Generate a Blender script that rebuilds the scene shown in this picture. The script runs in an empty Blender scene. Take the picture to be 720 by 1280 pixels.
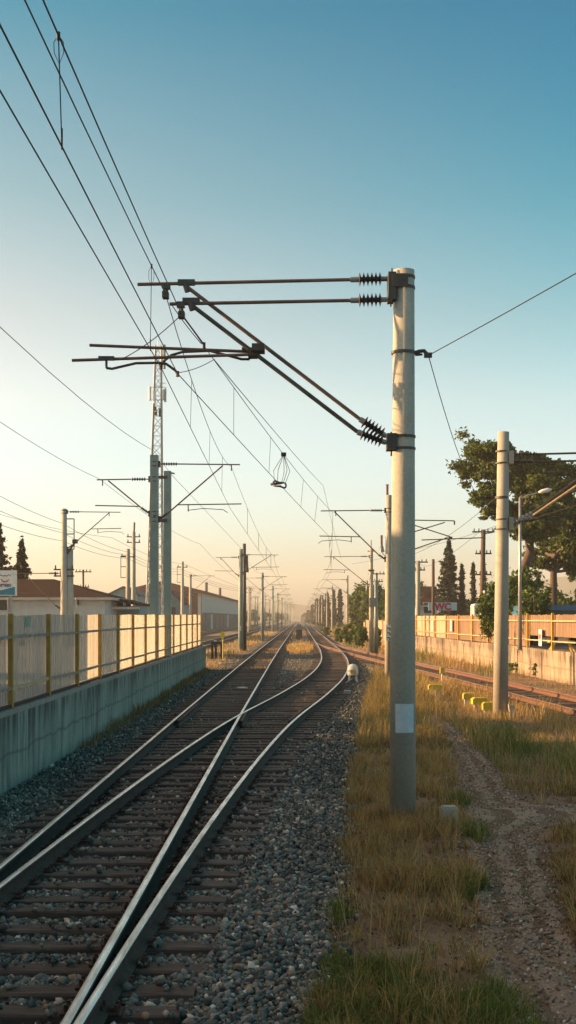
import bpy, math, random
import numpy as np
from mathutils import Vector, Matrix, noise as mn

random.seed(7); rng = np.random.default_rng(7)
scene = bpy.context.scene
col = scene.collection
R = math.radians
F = 1650.0; VX, VY, CH = 375.0, 772.0, 2.6        # focal length in px, vanishing point, eye height

def gx(px, Y): return (px - VX) * Y / F
def gz(py, Y): return CH + (VY - py) * Y / F
def at(px, py, Y): return Vector((gx(px, Y), Y, gz(py, Y)))

# ------------------------------------------------------------------ materials
def new_mat(name):
    m = bpy.data.materials.new(name); m.use_nodes = True
    nt = m.node_tree; b = nt.nodes['Principled BSDF']
    return m, nt, b

def ramp(nt, fac, stops):
    r = nt.nodes.new('ShaderNodeValToRGB')
    el = r.color_ramp.elements
    el[0].position = stops[0][0]; el[0].color = (*stops[0][1], 1)
    el[1].position = stops[-1][0]; el[1].color = (*stops[-1][1], 1)
    for p, c in stops[1:-1]:
        e = el.new(p); e.color = (*c, 1)
    nt.links.new(fac, r.inputs[0]); return r.outputs[0]

def mathn(nt, op, a, b, c=0):
    n = nt.nodes.new('ShaderNodeMath'); n.operation = op; nt.links.new(a, n.inputs[0]); n.inputs[1].default_value = b; n.inputs[2].default_value = c
    return n.outputs[0]

def coords(nt, scale=(1, 1, 1), kind='Object', rot=(0, 0, 0)):
    tc = nt.nodes.new('ShaderNodeTexCoord'); mp = nt.nodes.new('ShaderNodeMapping')
    mp.inputs['Scale'].default_value = scale; mp.inputs['Rotation'].default_value = rot
    nt.links.new(tc.outputs[kind], mp.inputs[0]); return mp.outputs[0]

def noise_tex(nt, vec, scale, detail=4, rough=.6):
    n = nt.nodes.new('ShaderNodeTexNoise'); n.inputs['Scale'].default_value = scale
    n.inputs['Detail'].default_value = detail; n.inputs['Roughness'].default_value = rough
    nt.links.new(vec, n.inputs['Vector']); return n.outputs['Fac']

def mixc(nt, fac, a, b, mode='MIX'):
    m = nt.nodes.new('ShaderNodeMix'); m.data_type = 'RGBA'; m.blend_type = mode
    for s, v in ((m.inputs[0], fac), (m.inputs[6], a), (m.inputs[7], b)):
        if isinstance(v, (int, float)): s.default_value = v
        elif isinstance(v, tuple): s.default_value = (*v, 1)
        else: nt.links.new(v, s)
    return m.outputs[2]

def bump(nt, b, h, strength=.3, dist=.02):
    n = nt.nodes.new('ShaderNodeBump'); n.inputs['Strength'].default_value = strength
    n.inputs['Distance'].default_value = dist
    nt.links.new(h, n.inputs['Height']); nt.links.new(n.outputs[0], b.inputs['Normal'])

def simple(name, c1, c2=None, scale=4, rough=.8, metal=0, bmp=0, sc=(1, 1, 1), detail=5):
    m, nt, b = new_mat(name)
    b.inputs['Roughness'].default_value = rough; b.inputs['Metallic'].default_value = metal
    c2 = c2 or tuple(x * .75 for x in c1)
    v = coords(nt, sc); f = noise_tex(nt, v, scale, detail)
    nt.links.new(ramp(nt, f, [(.3, c2), (.7, c1)]), b.inputs['Base Color'])
    if bmp: bump(nt, b, f, bmp)
    return m

def leafy(name, stops, trans=.35, rough=.7, tint=None):
    """foliage / blades: colour varies leaf by leaf, some light comes through"""
    m, nt, b = new_mat(name)
    g = nt.nodes.new('ShaderNodeNewGeometry')
    c = ramp(nt, g.outputs['Random Per Island'], stops)
    v = coords(nt, (1, 1, 1)); f = noise_tex(nt, v, .9, 3)
    c = mixc(nt, f, c, (.45, .45, .40), 'MULTIPLY') if tint is None else mixc(nt, f, c, tint, 'MULTIPLY')
    nt.links.new(c, b.inputs['Base Color']); b.inputs['Roughness'].default_value = rough
    b.inputs['Specular IOR Level'].default_value = .2
    t = nt.nodes.new('ShaderNodeBsdfTranslucent'); nt.links.new(c, t.inputs[0])
    ms = nt.nodes.new('ShaderNodeMixShader'); ms.inputs[0].default_value = trans
    nt.links.new(b.outputs[0], ms.inputs[1]); nt.links.new(t.outputs[0], ms.inputs[2])
    nt.links.new(ms.outputs[0], nt.nodes['Material Output'].inputs['Surface'])
    return m

def concrete(name, base, dark, streak=0.5, joints=False, pits=.15):
    m, nt, b = new_mat(name)
    v = coords(nt); n1 = noise_tex(nt, v, 1.3, 6); n2 = noise_tex(nt, v, 30, 4)
    c = ramp(nt, n1, [(.3, tuple(x * .72 for x in base)), (.65, base)])
    c = mixc(nt, .35, c, ramp(nt, n2, [(.3, tuple(x * .6 for x in base)), (.7, tuple(min(1, x * 1.25) for x in base))]))
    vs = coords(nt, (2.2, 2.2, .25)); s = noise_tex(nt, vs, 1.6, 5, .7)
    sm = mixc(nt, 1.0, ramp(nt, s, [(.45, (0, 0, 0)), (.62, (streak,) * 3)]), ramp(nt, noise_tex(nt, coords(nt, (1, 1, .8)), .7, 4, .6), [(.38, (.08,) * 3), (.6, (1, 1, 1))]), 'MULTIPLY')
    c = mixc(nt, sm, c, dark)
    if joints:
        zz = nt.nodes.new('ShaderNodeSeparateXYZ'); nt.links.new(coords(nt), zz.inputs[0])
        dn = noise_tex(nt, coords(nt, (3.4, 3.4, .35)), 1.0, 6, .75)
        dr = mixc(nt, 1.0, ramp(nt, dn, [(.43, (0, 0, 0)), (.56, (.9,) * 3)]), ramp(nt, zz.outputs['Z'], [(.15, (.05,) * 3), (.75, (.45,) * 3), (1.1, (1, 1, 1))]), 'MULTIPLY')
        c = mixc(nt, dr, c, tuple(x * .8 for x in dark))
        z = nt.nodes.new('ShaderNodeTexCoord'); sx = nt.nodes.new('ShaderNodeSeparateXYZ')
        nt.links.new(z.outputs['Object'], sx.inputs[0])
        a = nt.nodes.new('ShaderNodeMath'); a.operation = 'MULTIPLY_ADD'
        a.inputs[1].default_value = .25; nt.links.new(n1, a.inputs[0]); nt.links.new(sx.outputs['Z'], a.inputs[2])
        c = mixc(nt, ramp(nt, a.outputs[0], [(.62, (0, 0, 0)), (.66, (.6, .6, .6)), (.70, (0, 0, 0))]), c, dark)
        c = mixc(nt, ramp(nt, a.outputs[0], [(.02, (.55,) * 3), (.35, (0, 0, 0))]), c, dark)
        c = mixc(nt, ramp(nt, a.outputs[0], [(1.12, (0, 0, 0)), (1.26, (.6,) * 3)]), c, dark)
    nt.links.new(c, b.inputs['Base Color']); b.inputs['Roughness'].default_value = .9
    bump(nt, b, n2, pits, .02)
    return m

M = {}
M['pole'] = concrete('pole_concrete', (.42, .41, .36), (.18, .175, .155), .4)
M['pole_warm'] = concrete('pole_concrete_warm', (.36, .34, .29), (.2, .19, .17), .3)
M['pole_steel'] = simple('mast_paint', (.20, .27, .26), (.14, .2, .2), 3, .55)
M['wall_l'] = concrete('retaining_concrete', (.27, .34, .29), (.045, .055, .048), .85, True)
M['wall_r'] = concrete('old_wall_concrete', (.33, .265, .19), (.085, .062, .045), 1.0, True)
M['coping'] = concrete('coping_concrete', (.30, .29, .26), (.12, .11, .1), .5)
M['steel'] = None
m, nt, b = new_mat('worn_rail_steel'); b.inputs['Metallic'].default_value = .92; b.inputs['Roughness'].default_value = .32
v = coords(nt, (6, .6, 6)); f = noise_tex(nt, v, 3, 4)
nt.links.new(ramp(nt, f, [(.3, (.50, .40, .32)), (.6, (.86, .78, .68))]), b.inputs['Base Color'])
nt.links.new(ramp(nt, f, [(.3, (.40,) * 3), (.7, (.24,) * 3)]), b.inputs['Roughness']); M['steel'] = m
M['rust'] = simple('rail_rust', (.070, .034, .022), (.022, .013, .010), 14, .9, 0, .2)
M['rust_brown'] = simple('siding_rust', (.15, .065, .035), (.06, .03, .02), 12, .85, 0, .2)  # lighter, redder rust for the right-hand track
M['tube'] = simple('rusty_tube', (.20, .12, .09), (.10, .075, .06), 6, .6, .3)
M['tube_dark'] = simple('dark_tube', (.085, .08, .07), (.045, .042, .04), 6, .6, .3)
M['wire'] = simple('wire_metal', (.04, .042, .045), (.02, .02, .022), 3, .6, .5)
M['ins'] = simple('insulator_glaze', (.045, .03, .035), (.025, .02, .025), 8, .35)
M['ins_brown'] = simple('brown_insulator', (.16, .07, .04), (.10, .045, .03), 8, .35)
M['galv'] = simple('galvanised', (.33, .35, .35), (.22, .24, .25), 9, .5, .5)
M['yellow'] = simple('fence_yellow', (.72, .38, .03), (.5, .26, .03), 6, .6)
M['yellow_l'] = simple('post_ochre', (.46, .27, .04), (.27, .15, .03), 6, .65)
M['bright_yellow'] = simple('marker_yellow', (.66, .50, .03), (.42, .32, .05), 9, .6)
M['white'] = simple('white_paint', (.72, .72, .69), (.5, .5, .47), 7, .6)
M['sticker'] = simple('number_patch', (.50, .60, .66), (.38, .49, .56), 14, .7)
M['black'] = simple('black_paint', (.015, .016, .016), (.008, .008, .008), 5, .6)
M['box_grey'] = simple('cabinet_grey', (.20, .23, .21), (.12, .15, .14), 5, .6)
M['railpaint'] = simple('flaking_rail', (.42, .39, .35), (.12, .05, .03), 9, .8, 0, 0, (1, 1, 6))
M['railwhite'] = simple('pale_fence_rail', (.50, .40, .25), (.32, .22, .11), 8, .7)
M['red'] = simple('red_letter', (.42, .012, .05), (.34, .01, .04), 5, .6)
M['ink'] = simple('dark_ink', (.03, .03, .05), None, 5, .7)
M['blue_sign'] = simple('sign_blue', (.36, .52, .60), (.30, .45, .53), 5, .6)
M['teal'] = simple('sign_teal', (.02, .20, .30), (.015, .15, .24), 5, .6)
M['logo_red'] = simple('logo_red', (.50, .05, .08), None, 5, .6)
M['logo_blue'] = simple('logo_blue', (.10, .12, .28), None, 5, .6)
M['bark'] = simple('bark', (.11, .075, .055), (.05, .035, .03), 9, .95, 0, .5)
M['picnic'] = simple('picnic_wood', (.72, .42, .08), (.5, .28, .06), 9, .7)
M['plaster'] = simple('pale_plaster', (.52, .56, .55), (.40, .44, .44), 2, .9)
M['plaster_b'] = simple('bluish_plaster', (.24, .34, .36), (.18, .27, .29), 2, .9)
M['metal_w'] = simple('warehouse_cladding', (.44, .46, .43), (.34, .36, .34), 1.5, .8, 0, 0, (1, 8, 1))
M['dark_wall'] = simple('dark_cladding', (.075, .085, .10), (.04, .045, .055), 1.5, .8)
M['glass'] = simple('window_glass', (.03, .035, .04), None, 3, .15)
M['fascia'] = simple('fascia_board', (.50, .50, .46), (.36, .36, .33), 3, .8)
M['vehicle_w'] = simple('van_white', (.72, .72, .68), (.62, .62, .58), 3, .35)
M['vehicle_b'] = simple('van_blue', (.05, .16, .30), (.04, .12, .24), 3, .35)
M['rubber'] = simple('rubber', (.02, .02, .02), None, 5, .8)
M['hill'] = simple('hill_scrub', (.10, .12, .09), (.06, .08, .06), .02, .95)

def tile_roof(name, a, b_):
    m, nt, b = new_mat(name)
    v = coords(nt); w = nt.nodes.new('ShaderNodeTexWave'); w.inputs['Scale'].default_value = 3.2
    w.inputs['Distortion'].default_value = 1.5; w.bands_direction = 'X'; nt.links.new(v, w.inputs[0])
    n = noise_tex(nt, v, 3, 6)
    c = mixc(nt, n, a, b_); c = mixc(nt, mixc(nt, .6, w.outputs['Fac'], n), c, tuple(x * .55 for x in b_))
    nt.links.new(c, b.inputs['Base Color']); b.inputs['Roughness'].default_value = .95; b.inputs['Specular IOR Level'].default_value = .1
    bump(nt, b, w.outputs['Fac'], .5, .05); return m
M['roof'] = tile_roof('brown_tiles', (.055, .028, .022), (.035, .02, .017))
M['roof_m'] = tile_roof('maroon_sheet', (.13, .04, .04), (.09, .03, .035))

# sleepers
m, nt, b = new_mat('old_sleeper_wood')
v = coords(nt, (1.2, 16, 16)); f = noise_tex(nt, v, 2.2, 8, .75)
f2 = noise_tex(nt, coords(nt, (1, 1, 1), 'Generated'), 3, 3)
oi = nt.nodes.new('ShaderNodeObjectInfo')
c = ramp(nt, f, [(.30, (.026, .020, .016)), (.50, (.088, .068, .055)), (.70, (.21, .17, .14))])
c = mixc(nt, ramp(nt, oi.outputs['Random'], [(0, (0, 0, 0)), (1, (.75, .75, .75))]), c, (.07, .05, .04))
nt.links.new(c, b.inputs['Base Color']); b.inputs['Roughness'].default_value = .88
bump(nt, b, f, .8, .03); M['sleeper'] = m

# stones
def stone_mat(name, stops, hue=None):
    m, nt, b = new_mat(name)
    g = nt.nodes.new('ShaderNodeNewGeometry')
    c = ramp(nt, g.outputs['Random Per Island'], stops)
    f = noise_tex(nt, coords(nt), 60, 3)
    c = mixc(nt, .5, c, ramp(nt, f, [(.3, (.35, .35, .35)), (.7, (1, 1, 1))]), 'MULTIPLY')
    nt.links.new(c, b.inputs['Base Color']); b.inputs['Roughness'].default_value = .85
    return m
M['stone'] = stone_mat('ballast_stone', [(0, (.028, .034, .033)), (.35, (.078, .094, .089)), (.6, (.14, .165, .155)), (.8, (.24, .265, .245)), (.93, (.30, .22, .14)), (1, (.68, .66, .58))])
M['pebble'] = stone_mat('path_pebble', [(0, (.12, .085, .06)), (.5, (.24, .19, .14)), (.88, (.36, .31, .25)), (1, (.65, .61, .54))])
M['litter'] = stone_mat('leaf_litter', [(0, (.045, .022, .014)), (.5, (.09, .048, .03)), (.9, (.16, .09, .05)), (1, (.24, .17, .10))])

# ballast bed
m, nt, b = new_mat('ballast_bed')
v = coords(nt)
vo = nt.nodes.new('ShaderNodeTexVoronoi'); vo.inputs['Scale'].default_value = 17; nt.links.new(v, vo.inputs['Vector'])
vo2 = nt.nodes.new('ShaderNodeTexVoronoi'); vo2.inputs['Scale'].default_value = 17; vo2.feature = 'DISTANCE_TO_EDGE'; nt.links.new(v, vo2.inputs['Vector'])
sp = nt.nodes.new('ShaderNodeSeparateColor'); nt.links.new(vo.outputs['Color'], sp.inputs[0])
c = ramp(nt, sp.outputs[0], [(0, (.028, .03, .028)), (.5, (.06, .062, .055)), (.9, (.11, .11, .095)), (1, (.22, .20, .17))])
c = mixc(nt, ramp(nt, vo2.outputs['Distance'], [(0, (.8,) * 3), (.06, (0, 0, 0))]), c, (.015, .016, .015))
f = noise_tex(nt, v, .5, 5)
c = mixc(nt, ramp(nt, f, [(.5, (0, 0, 0)), (.75, (.55,) * 3)]), c, (.085, .062, .045))
nt.links.new(c, b.inputs['Base Color']); b.inputs['Roughness'].default_value = .95
bump(nt, b, vo2.outputs['Distance'], .8, .06); M['bed'] = m

# ground
m, nt, b = new_mat('dry_ground')
v = coords(nt); n1 = noise_tex(nt, v, .55, 6, .65); n2 = noise_tex(nt, v, 9, 6, .7); n3 = noise_tex(nt, v, .11, 4)
c = ramp(nt, n1, [(.3, (.11, .065, .04)), (.5, (.20, .135, .08)), (.7, (.30, .215, .135))])
c = mixc(nt, .5, c, ramp(nt, n2, [(.3, (.30, .26, .22)), (.7, (1, 1, 1))]), 'MULTIPLY')
c = mixc(nt, ramp(nt, n3, [(.52, (0, 0, 0)), (.62, (.6,) * 3)]), c, (.085, .085, .03))
nt.links.new(c, b.inputs['Base Color']); b.inputs['Roughness'].default_value = .97
bump(nt, b, n2, .8, .06); M['ground'] = m

m, nt, b = new_mat('trodden_path')
v = coords(nt); n1 = noise_tex(nt, v, 1.6, 5); n2 = noise_tex(nt, v, 38, 6, .75)
c = ramp(nt, n1, [(.3, (.24, .18, .125)), (.7, (.42, .33, .24))])
c = mixc(nt, .55, c, ramp(nt, n2, [(.35, (.3, .28, .26)), (.65, (1, 1, 1))]), 'MULTIPLY')
nt.links.new(c, b.inputs['Base Color']); b.inputs['Roughness'].default_value = .95
bump(nt, b, n2, .9, .03); M['path'] = m

M['paving'] = simple('platform_paving', (.25, .24, .22), (.16, .16, .15), 2, .9)

# fence sheets
def sheet(name, c1, c2, trans, scale=30, see=.0, blotch=.8):
    m, nt, b = new_mat(name)
    v = coords(nt, (scale, scale, .06)); f = noise_tex(nt, v, 1.0, 3, .7)
    f2 = noise_tex(nt, coords(nt), 1.0, 4)
    c = ramp(nt, f, [(.36, c2), (.62, c1)])
    c = mixc(nt, ramp(nt, f2, [(.4, (0, 0, 0)), (.62, (blotch,) * 3)]), c, tuple(x * .55 for x in c1))
    nt.links.new(c, b.inputs['Base Color']); b.inputs['Roughness'].default_value = .7
    t = nt.nodes.new('ShaderNodeBsdfTranslucent'); nt.links.new(c, t.inputs[0])
    ms = nt.nodes.new('ShaderNodeMixShader'); ms.inputs[0].default_value = trans
    nt.links.new(b.outputs[0], ms.inputs[1]); nt.links.new(t.outputs[0], ms.inputs[2])
    out = ms.outputs[0]
    if see:
        tr = nt.nodes.new('ShaderNodeBsdfTransparent'); m2 = nt.nodes.new('ShaderNodeMixShader')
        nt.links.new(ramp(nt, f, [(.45, (see * 1.5,) * 3), (.6, (see * .4,) * 3)]), m2.inputs[0])
        nt.links.new(out, m2.inputs[1]); nt.links.new(tr.outputs[0], m2.inputs[2]); out = m2.outputs[0]
    nt.links.new(out, nt.nodes['Material Output'].inputs['Surface'])
    return m
M['sheet'] = sheet('ribbed_translucent_sheet', (.56, .54, .47), (.30, .29, .25), .42, 26, .48, .22)
M['reed'] = sheet('reed_screen', (.34, .22, .13), (.12, .07, .045), .25, 9, 0)
M['plank'] = sheet('pale_plank', (.52, .40, .27), (.30, .21, .14), .1, 5, 0)

M['straw'] = leafy('straw', [(0, (.26, .19, .07)), (.4, (.47, .33, .12)), (.8, (.60, .49, .25)), (1, (.36, .22, .08))], .45, tint=(.7, .62, .5))
M['straw_dark'] = leafy('brown_grass', [(0, (.12, .07, .035)), (.5, (.30, .18, .075)), (.85, (.46, .33, .14)), (1, (.25, .24, .08))], .35, tint=(.75, .7, .6))
M['green'] = leafy('green_grass', [(0, (.08, .11, .025)), (.5, (.15, .19, .045)), (.8, (.22, .25, .065)), (1, (.42, .34, .14))], .4, tint=(.7, .75, .6))
M['leaf'] = leafy('bush_leaf', [(0, (.035, .065, .015)), (.5, (.08, .13, .025)), (1, (.14, .19, .045))], .35, tint=(.7, .75, .6))
M['pine'] = leafy('pine_needles', [(0, (.035, .06, .02)), (.5, (.08, .12, .03)), (1, (.15, .18, .05))], .3, tint=(.7, .75, .6))
M['conifer'] = leafy('cypress_leaf', [(0, (.016, .028, .018)), (.6, (.032, .048, .028)), (1, (.06, .07, .035))], .15, tint=(.7, .75, .6))
M['flower'] = simple('white_blossom', (.75, .72, .60), None, 5, .8)

# ------------------------------------------------------------------ object helpers
def tag(o, label=None, cat=None, group=None, kind=None):
    if label: o['label'] = label
    if cat: o['category'] = cat
    if group: o['group'] = group
    if kind: o['kind'] = kind
    return o

def origin(o):
    p = Vector((0, 0, 0))
    while o is not None: p += o.location; o = o.parent
    return p

def thing(name, label, cat, loc, group=None):
    o = bpy.data.objects.new(name, None); col.objects.link(o); o.location = loc; o.empty_display_size = .3
    return tag(o, label, cat, group)

def np_obj(name, V, Fc, mats, parent=None, midx=None, smooth=False):
    V = np.asarray(V, dtype=np.float32)
    if parent is not None: V = V - np.array(origin(parent), dtype=np.float32)
    Fc = np.asarray(Fc, dtype=np.int32); n, k = Fc.shape
    me = bpy.data.meshes.new(name)
    me.vertices.add(len(V)); me.vertices.foreach_set('co', V.ravel())
    me.loops.add(n * k); me.loops.foreach_set('vertex_index', Fc.ravel())
    me.polygons.add(n); me.polygons.foreach_set('loop_start', np.arange(n, dtype=np.int32) * k)
    me.polygons.foreach_set('loop_total', np.full(n, k, dtype=np.int32))
    for mm in (mats if isinstance(mats, (list, tuple)) else [mats]): me.materials.append(mm)
    if midx is not None: me.polygons.foreach_set('material_index', np.asarray(midx, dtype=np.int32))
    if smooth: me.polygons.foreach_set('use_smooth', np.ones(n, dtype=bool))
    me.update(calc_edges=True); me.validate()
    o = bpy.data.objects.new(name, me); col.objects.link(o)
    if parent is not None: o.parent = parent
    return o

class MB:
    def __init__(s): s.v = []; s.f = []; s.m = []
    def add(s, vs, fs, mi=0):
        k = len(s.v); s.v += [tuple(v) for v in vs]
        for f in fs: s.f.append(tuple(k + i for i in f)); s.m.append(mi)
        return s
    def box(s, c, d, rz=0, mi=0):
        c = Vector(c); q = Matrix.Rotation(rz, 3, 'Z')
        vs = [c + q @ Vector((sx * d[0] / 2, sy * d[1] / 2, sz * d[2] / 2)) for sz in (-1, 1) for sy in (-1, 1) for sx in (-1, 1)]
        return s.add(vs, [(0, 2, 3, 1), (4, 5, 7, 6), (0, 1, 5, 4), (2, 6, 7, 3), (0, 4, 6, 2), (1, 3, 7, 5)], mi)
    def beam(s, a, b, w, h, mi=0):
        a = Vector(a); b = Vector(b); d = (b - a).normalized()
        up = Vector((0, 0, 1)) if abs(d.z) < .95 else Vector((0, 1, 0))
        sd = d.cross(up).normalized() * w / 2; u = sd.cross(d).normalized() * h / 2
        vs = [p + i * sd + j * u for p in (a, b) for j in (-1, 1) for i in (-1, 1)]
        return s.add(vs, [(0, 1, 3, 2), (4, 6, 7, 5), (0, 4, 5, 1), (2, 3, 7, 6), (0, 2, 6, 4), (1, 5, 7, 3)], mi)
    def tube(s, pts, r, n=8, mi=0, cap=True):
        pts = [Vector(p) for p in pts]; k = len(s.v); N = len(pts)
        rs = r if isinstance(r, (list, tuple)) else [r] * N
        ref = None
        for i, p in enumerate(pts):
            d = (pts[min(i + 1, N - 1)] - pts[max(i - 1, 0)])
            d = d.normalized() if d.length > 1e-9 else Vector((0, 0, 1))
            if ref is None: ref = Vector((0, 0, 1)) if abs(d.z) < .9 else Vector((0, 1, 0))
            a = d.cross(ref).normalized(); b_ = a.cross(d).normalized(); 
            for j in range(n):
                t = 2 * math.pi * j / n
                s.v.append(tuple(p + rs[i] * (math.cos(t) * a + math.sin(t) * b_)))
        for i in range(N - 1):
            for j in range(n):
                a0 = k + i * n + j; a1 = k + i * n + (j + 1) % n
                s.f.append((a0, a1, a1 + n, a0 + n)); s.m.append(mi)
        if cap:
            s.f.append(tuple(k + j for j in range(n - 1, -1, -1))); s.m.append(mi)
            s.f.append(tuple(k + (N - 1) * n + j for j in range(n))); s.m.append(mi)
        return s
    def build(s, name, mats, parent=None, smooth=False):
        me = bpy.data.meshes.new(name)
        o0 = origin(parent) if parent is not None else Vector((0, 0, 0))
        me.from_pydata([tuple(Vector(v) - o0) for v in s.v], [], s.f)
        for mm in (mats if isinstance(mats, (list, tuple)) else [mats]): me.materials.append(mm)
        if any(s.m): me.polygons.foreach_set('material_index', s.m)
        if smooth: me.shade_smooth() if hasattr(me, 'shade_smooth') else None
        me.update(); me.validate()
        o = bpy.data.objects.new(name, me); col.objects.link(o)
        if parent is not None: o.parent = parent
        if smooth:
            for p in me.polygons: p.use_smooth = len(p.vertices) <= 4
        return o

def structure(o): o['kind'] = 'structure'; return o
def interp(tab, y):
    return float(np.interp(y, [t[0] for t in tab], [t[1] for t in tab]))
def smooth_tab(tab, lo, hi, step=.5, k=7):
    ys = np.arange(lo, hi, step); xs = np.interp(ys, [t[0] for t in tab], [t[1] for t in tab])
    for w in (k, k, k):
        pad = np.pad(xs, (w, w), mode='reflect', reflect_type='odd'); ker = np.ones(2 * w + 1) / (2 * w + 1)
        xs = np.convolve(pad, ker, 'valid')
    return ys, xs

# ------------------------------------------------------------------ track geometry
T1T = [(-20, -2.12), (0, -2.12), (8, -2.15), (37, -2.25), (70, -2.32), (110, -2.34), (200, -2.28), (300, -2.2), (450, -2.1), (900, -2.0)]
t1y_, t1x_ = [-20], [-2.12]
DIV = [(-20, -2.226), (0, -2.2), (4, -2.15), (7.86, -2.09), (12, -1.965), (15.4, -1.83), (17.8, -1.72), (21.2, -1.555), (26, -1.27), (30, -1.01), (33.8, -.69),
       (39.5, -.09), (45.4, .41), (52.5, .98), (61.7, 1.50), (71.3, 1.87), (80, 2.08), (97, 2.26), (121, 2.31), (170, 2.3), (900, 2.3)]
RT = [(-20, 10.6), (0, 10.0), (20, 9.0), (35, 7.98), (47, 7.3), (67, 5.85), (89, 4.3), (105, 3.25), (118, 2.55), (128, 2.32), (140, 2.3)]
dy_, dx_ = smooth_tab(DIV, -20, 900, .5, 5)
ry_, rx_ = smooth_tab(RT, -20, 132, .5, 8)
t1y_, t1x_ = smooth_tab(T1T, -20, 900, .5, 6)
def tc1(y): return float(np.interp(y, t1y_, t1x_))
def divc(y): return float(np.interp(y, dy_, dx_))
def rtc(y): return float(np.interp(y, ry_, rx_))
def wallx(y): return -4.38 - .0085 * max(0, y - 20)
PATH = [(5, 1.3), (9, 1.62), (12.3, 1.98), (15.4, 2.3), (18, 2.55), (21.7, 2.9), (26, 3.15), (30, 3.36), (36, 3.5)]
EDGE = [(3, -.1), (8.4, .05), (13, .4), (18, .62), (24, .98), (32, 1.45), (40, 1.95), (48, 2.55), (60, 3.35), (80, 3.9), (120, 4.1), (900, 4.2)]
def ballast_edge(y): return interp(EDGE, y) + .12 * mn.noise(Vector((0, y * 1.3, 5)))

def hgt(x, y):
    n = mn.noise(Vector((x * .9, y * .9, 0))) * .05 + mn.noise(Vector((x * 4, y * 4, 3))) * .018
    e = interp(EDGE, y)
    if x < -4.3 and y < 67: return -.12
    if -4.4 <= x < e: return -.14
    if y > 130 and x < 0: return -.06 + n * .5
    if rtc(y) - 1.6 < x < rtc(y) + 1.6 and y < 130: return -.14
    k = min(1, (x - e) / .5) if x >= e else 1
    return -.03 + k * (.0 + n)

# ground: one sheet reaching the hills
xs = np.concatenate([[-700, -400, -200, -100, -50, -30, -20, -12, -8, -6, -5], np.arange(-4.5, 0, .75), np.arange(0, 12, .16), [13, 15, 18, 24, 35, 60, 100, 200, 400, 700]])
ys = np.concatenate([[-60, -30, -10, 0], np.arange(4, 46, .2), np.arange(46, 130, 1.0), [135, 145, 160, 190, 230, 290, 380, 500, 700, 1000, 1500]])
V = np.array([(x, y, hgt(x, y)) for y in ys for x in xs]); nx = len(xs)
Fc = [(j * nx + i, j * nx + i + 1, (j + 1) * nx + i + 1, (j + 1) * nx + i) for j in range(len(ys) - 1) for i in range(nx - 1)]
structure(np_obj('ground', V, Fc, M['ground'], smooth=True))

def strip(name, yy, lf, rf, zf, mat, nseg=14):
    V = []; n = nseg + 1
    for y in yy:
        a, b_ = lf(y), rf(y)
        for i in range(n):
            x = a + (b_ - a) * i / nseg; V.append((x, y, zf(x, y, i / nseg)))
    Fc = [(j * n + i, j * n + i + 1, (j + 1) * n + i + 1, (j + 1) * n + i) for j in range(len(yy) - 1) for i in range(nseg)]
    return structure(np_obj(name, V, Fc, mat, smooth=True))

def bedz(x, y, t):
    z = -.035 - (.035 if y < 60 and tc1(y) - 1.3 < x < divc(y) + 1.3 else 0) + .022 * mn.noise(Vector((x * 3, y * 3, 9)))
    if t < .02: z -= .10 if y > 67 else 0
    if t > .95: z -= .09
    return z
yb = np.concatenate([np.arange(2, 60, .4), np.arange(60, 140, 2), np.arange(140, 900, 20)])
strip('ballast_bed', yb, lambda y: (wallx(y) + .02) if y < 66.5 else -4.3, ballast_edge, bedz, M['bed'], 24)
strip('ballast_bed', np.concatenate([np.arange(0, 126, .8)]), lambda y: max(rtc(y) - 1.7, ballast_edge(y) - .1), lambda y: rtc(y) + 1.7, lambda x, y, t: -.03 - (.1 if t < .01 or t > .99 else 0), M['bed'], 10)
for cx_ in (-8.9, -15.5):
    strip('ballast_bed', np.concatenate([np.arange(95, 200, 5), np.arange(200, 900, 30)]), lambda y: cx_ - 1.6, lambda y: cx_ + 1.6, lambda x, y, t: .0 - (.1 if t < .01 or t > .99 else 0), M['bed'], 6)

# trodden path
def path_l(y): return interp(PATH, y) - (.38 + .10 * mn.noise(Vector((3, y * 4.3, 0))) + .12 * mn.noise(Vector((1, y * 1.1, 0))) - (.12 if y > 26 else 0))
def path_r(y):
    w = .42 + .14 * mn.noise(Vector((7, y * .9, 0)))
    if 14.8 < y < 20: w += 1.15 * math.exp(-((y - 17.6) / .9) ** 2)
    w += .09 * mn.noise(Vector((7, y * 4.1, 0)))      # branch to the right
    if y < 10.5: w += .5 * (10.5 - y) / 3
    return interp(PATH, y) + w - (.15 if y > 26 else 0)
def path_z(x, y, t):
    return hgt(x, y) + (.010 - .018 * math.exp(-((t - .32) / .1) ** 2) - .018 * math.exp(-((t - .7) / .1) ** 2) + .012 * mn.noise(Vector((x * 5, y * 5, 1))) if .04 < t < .96 else -.02)
strip('path', np.arange(5, 35, .2), path_l, path_r, path_z, M['path'], 16)

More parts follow.
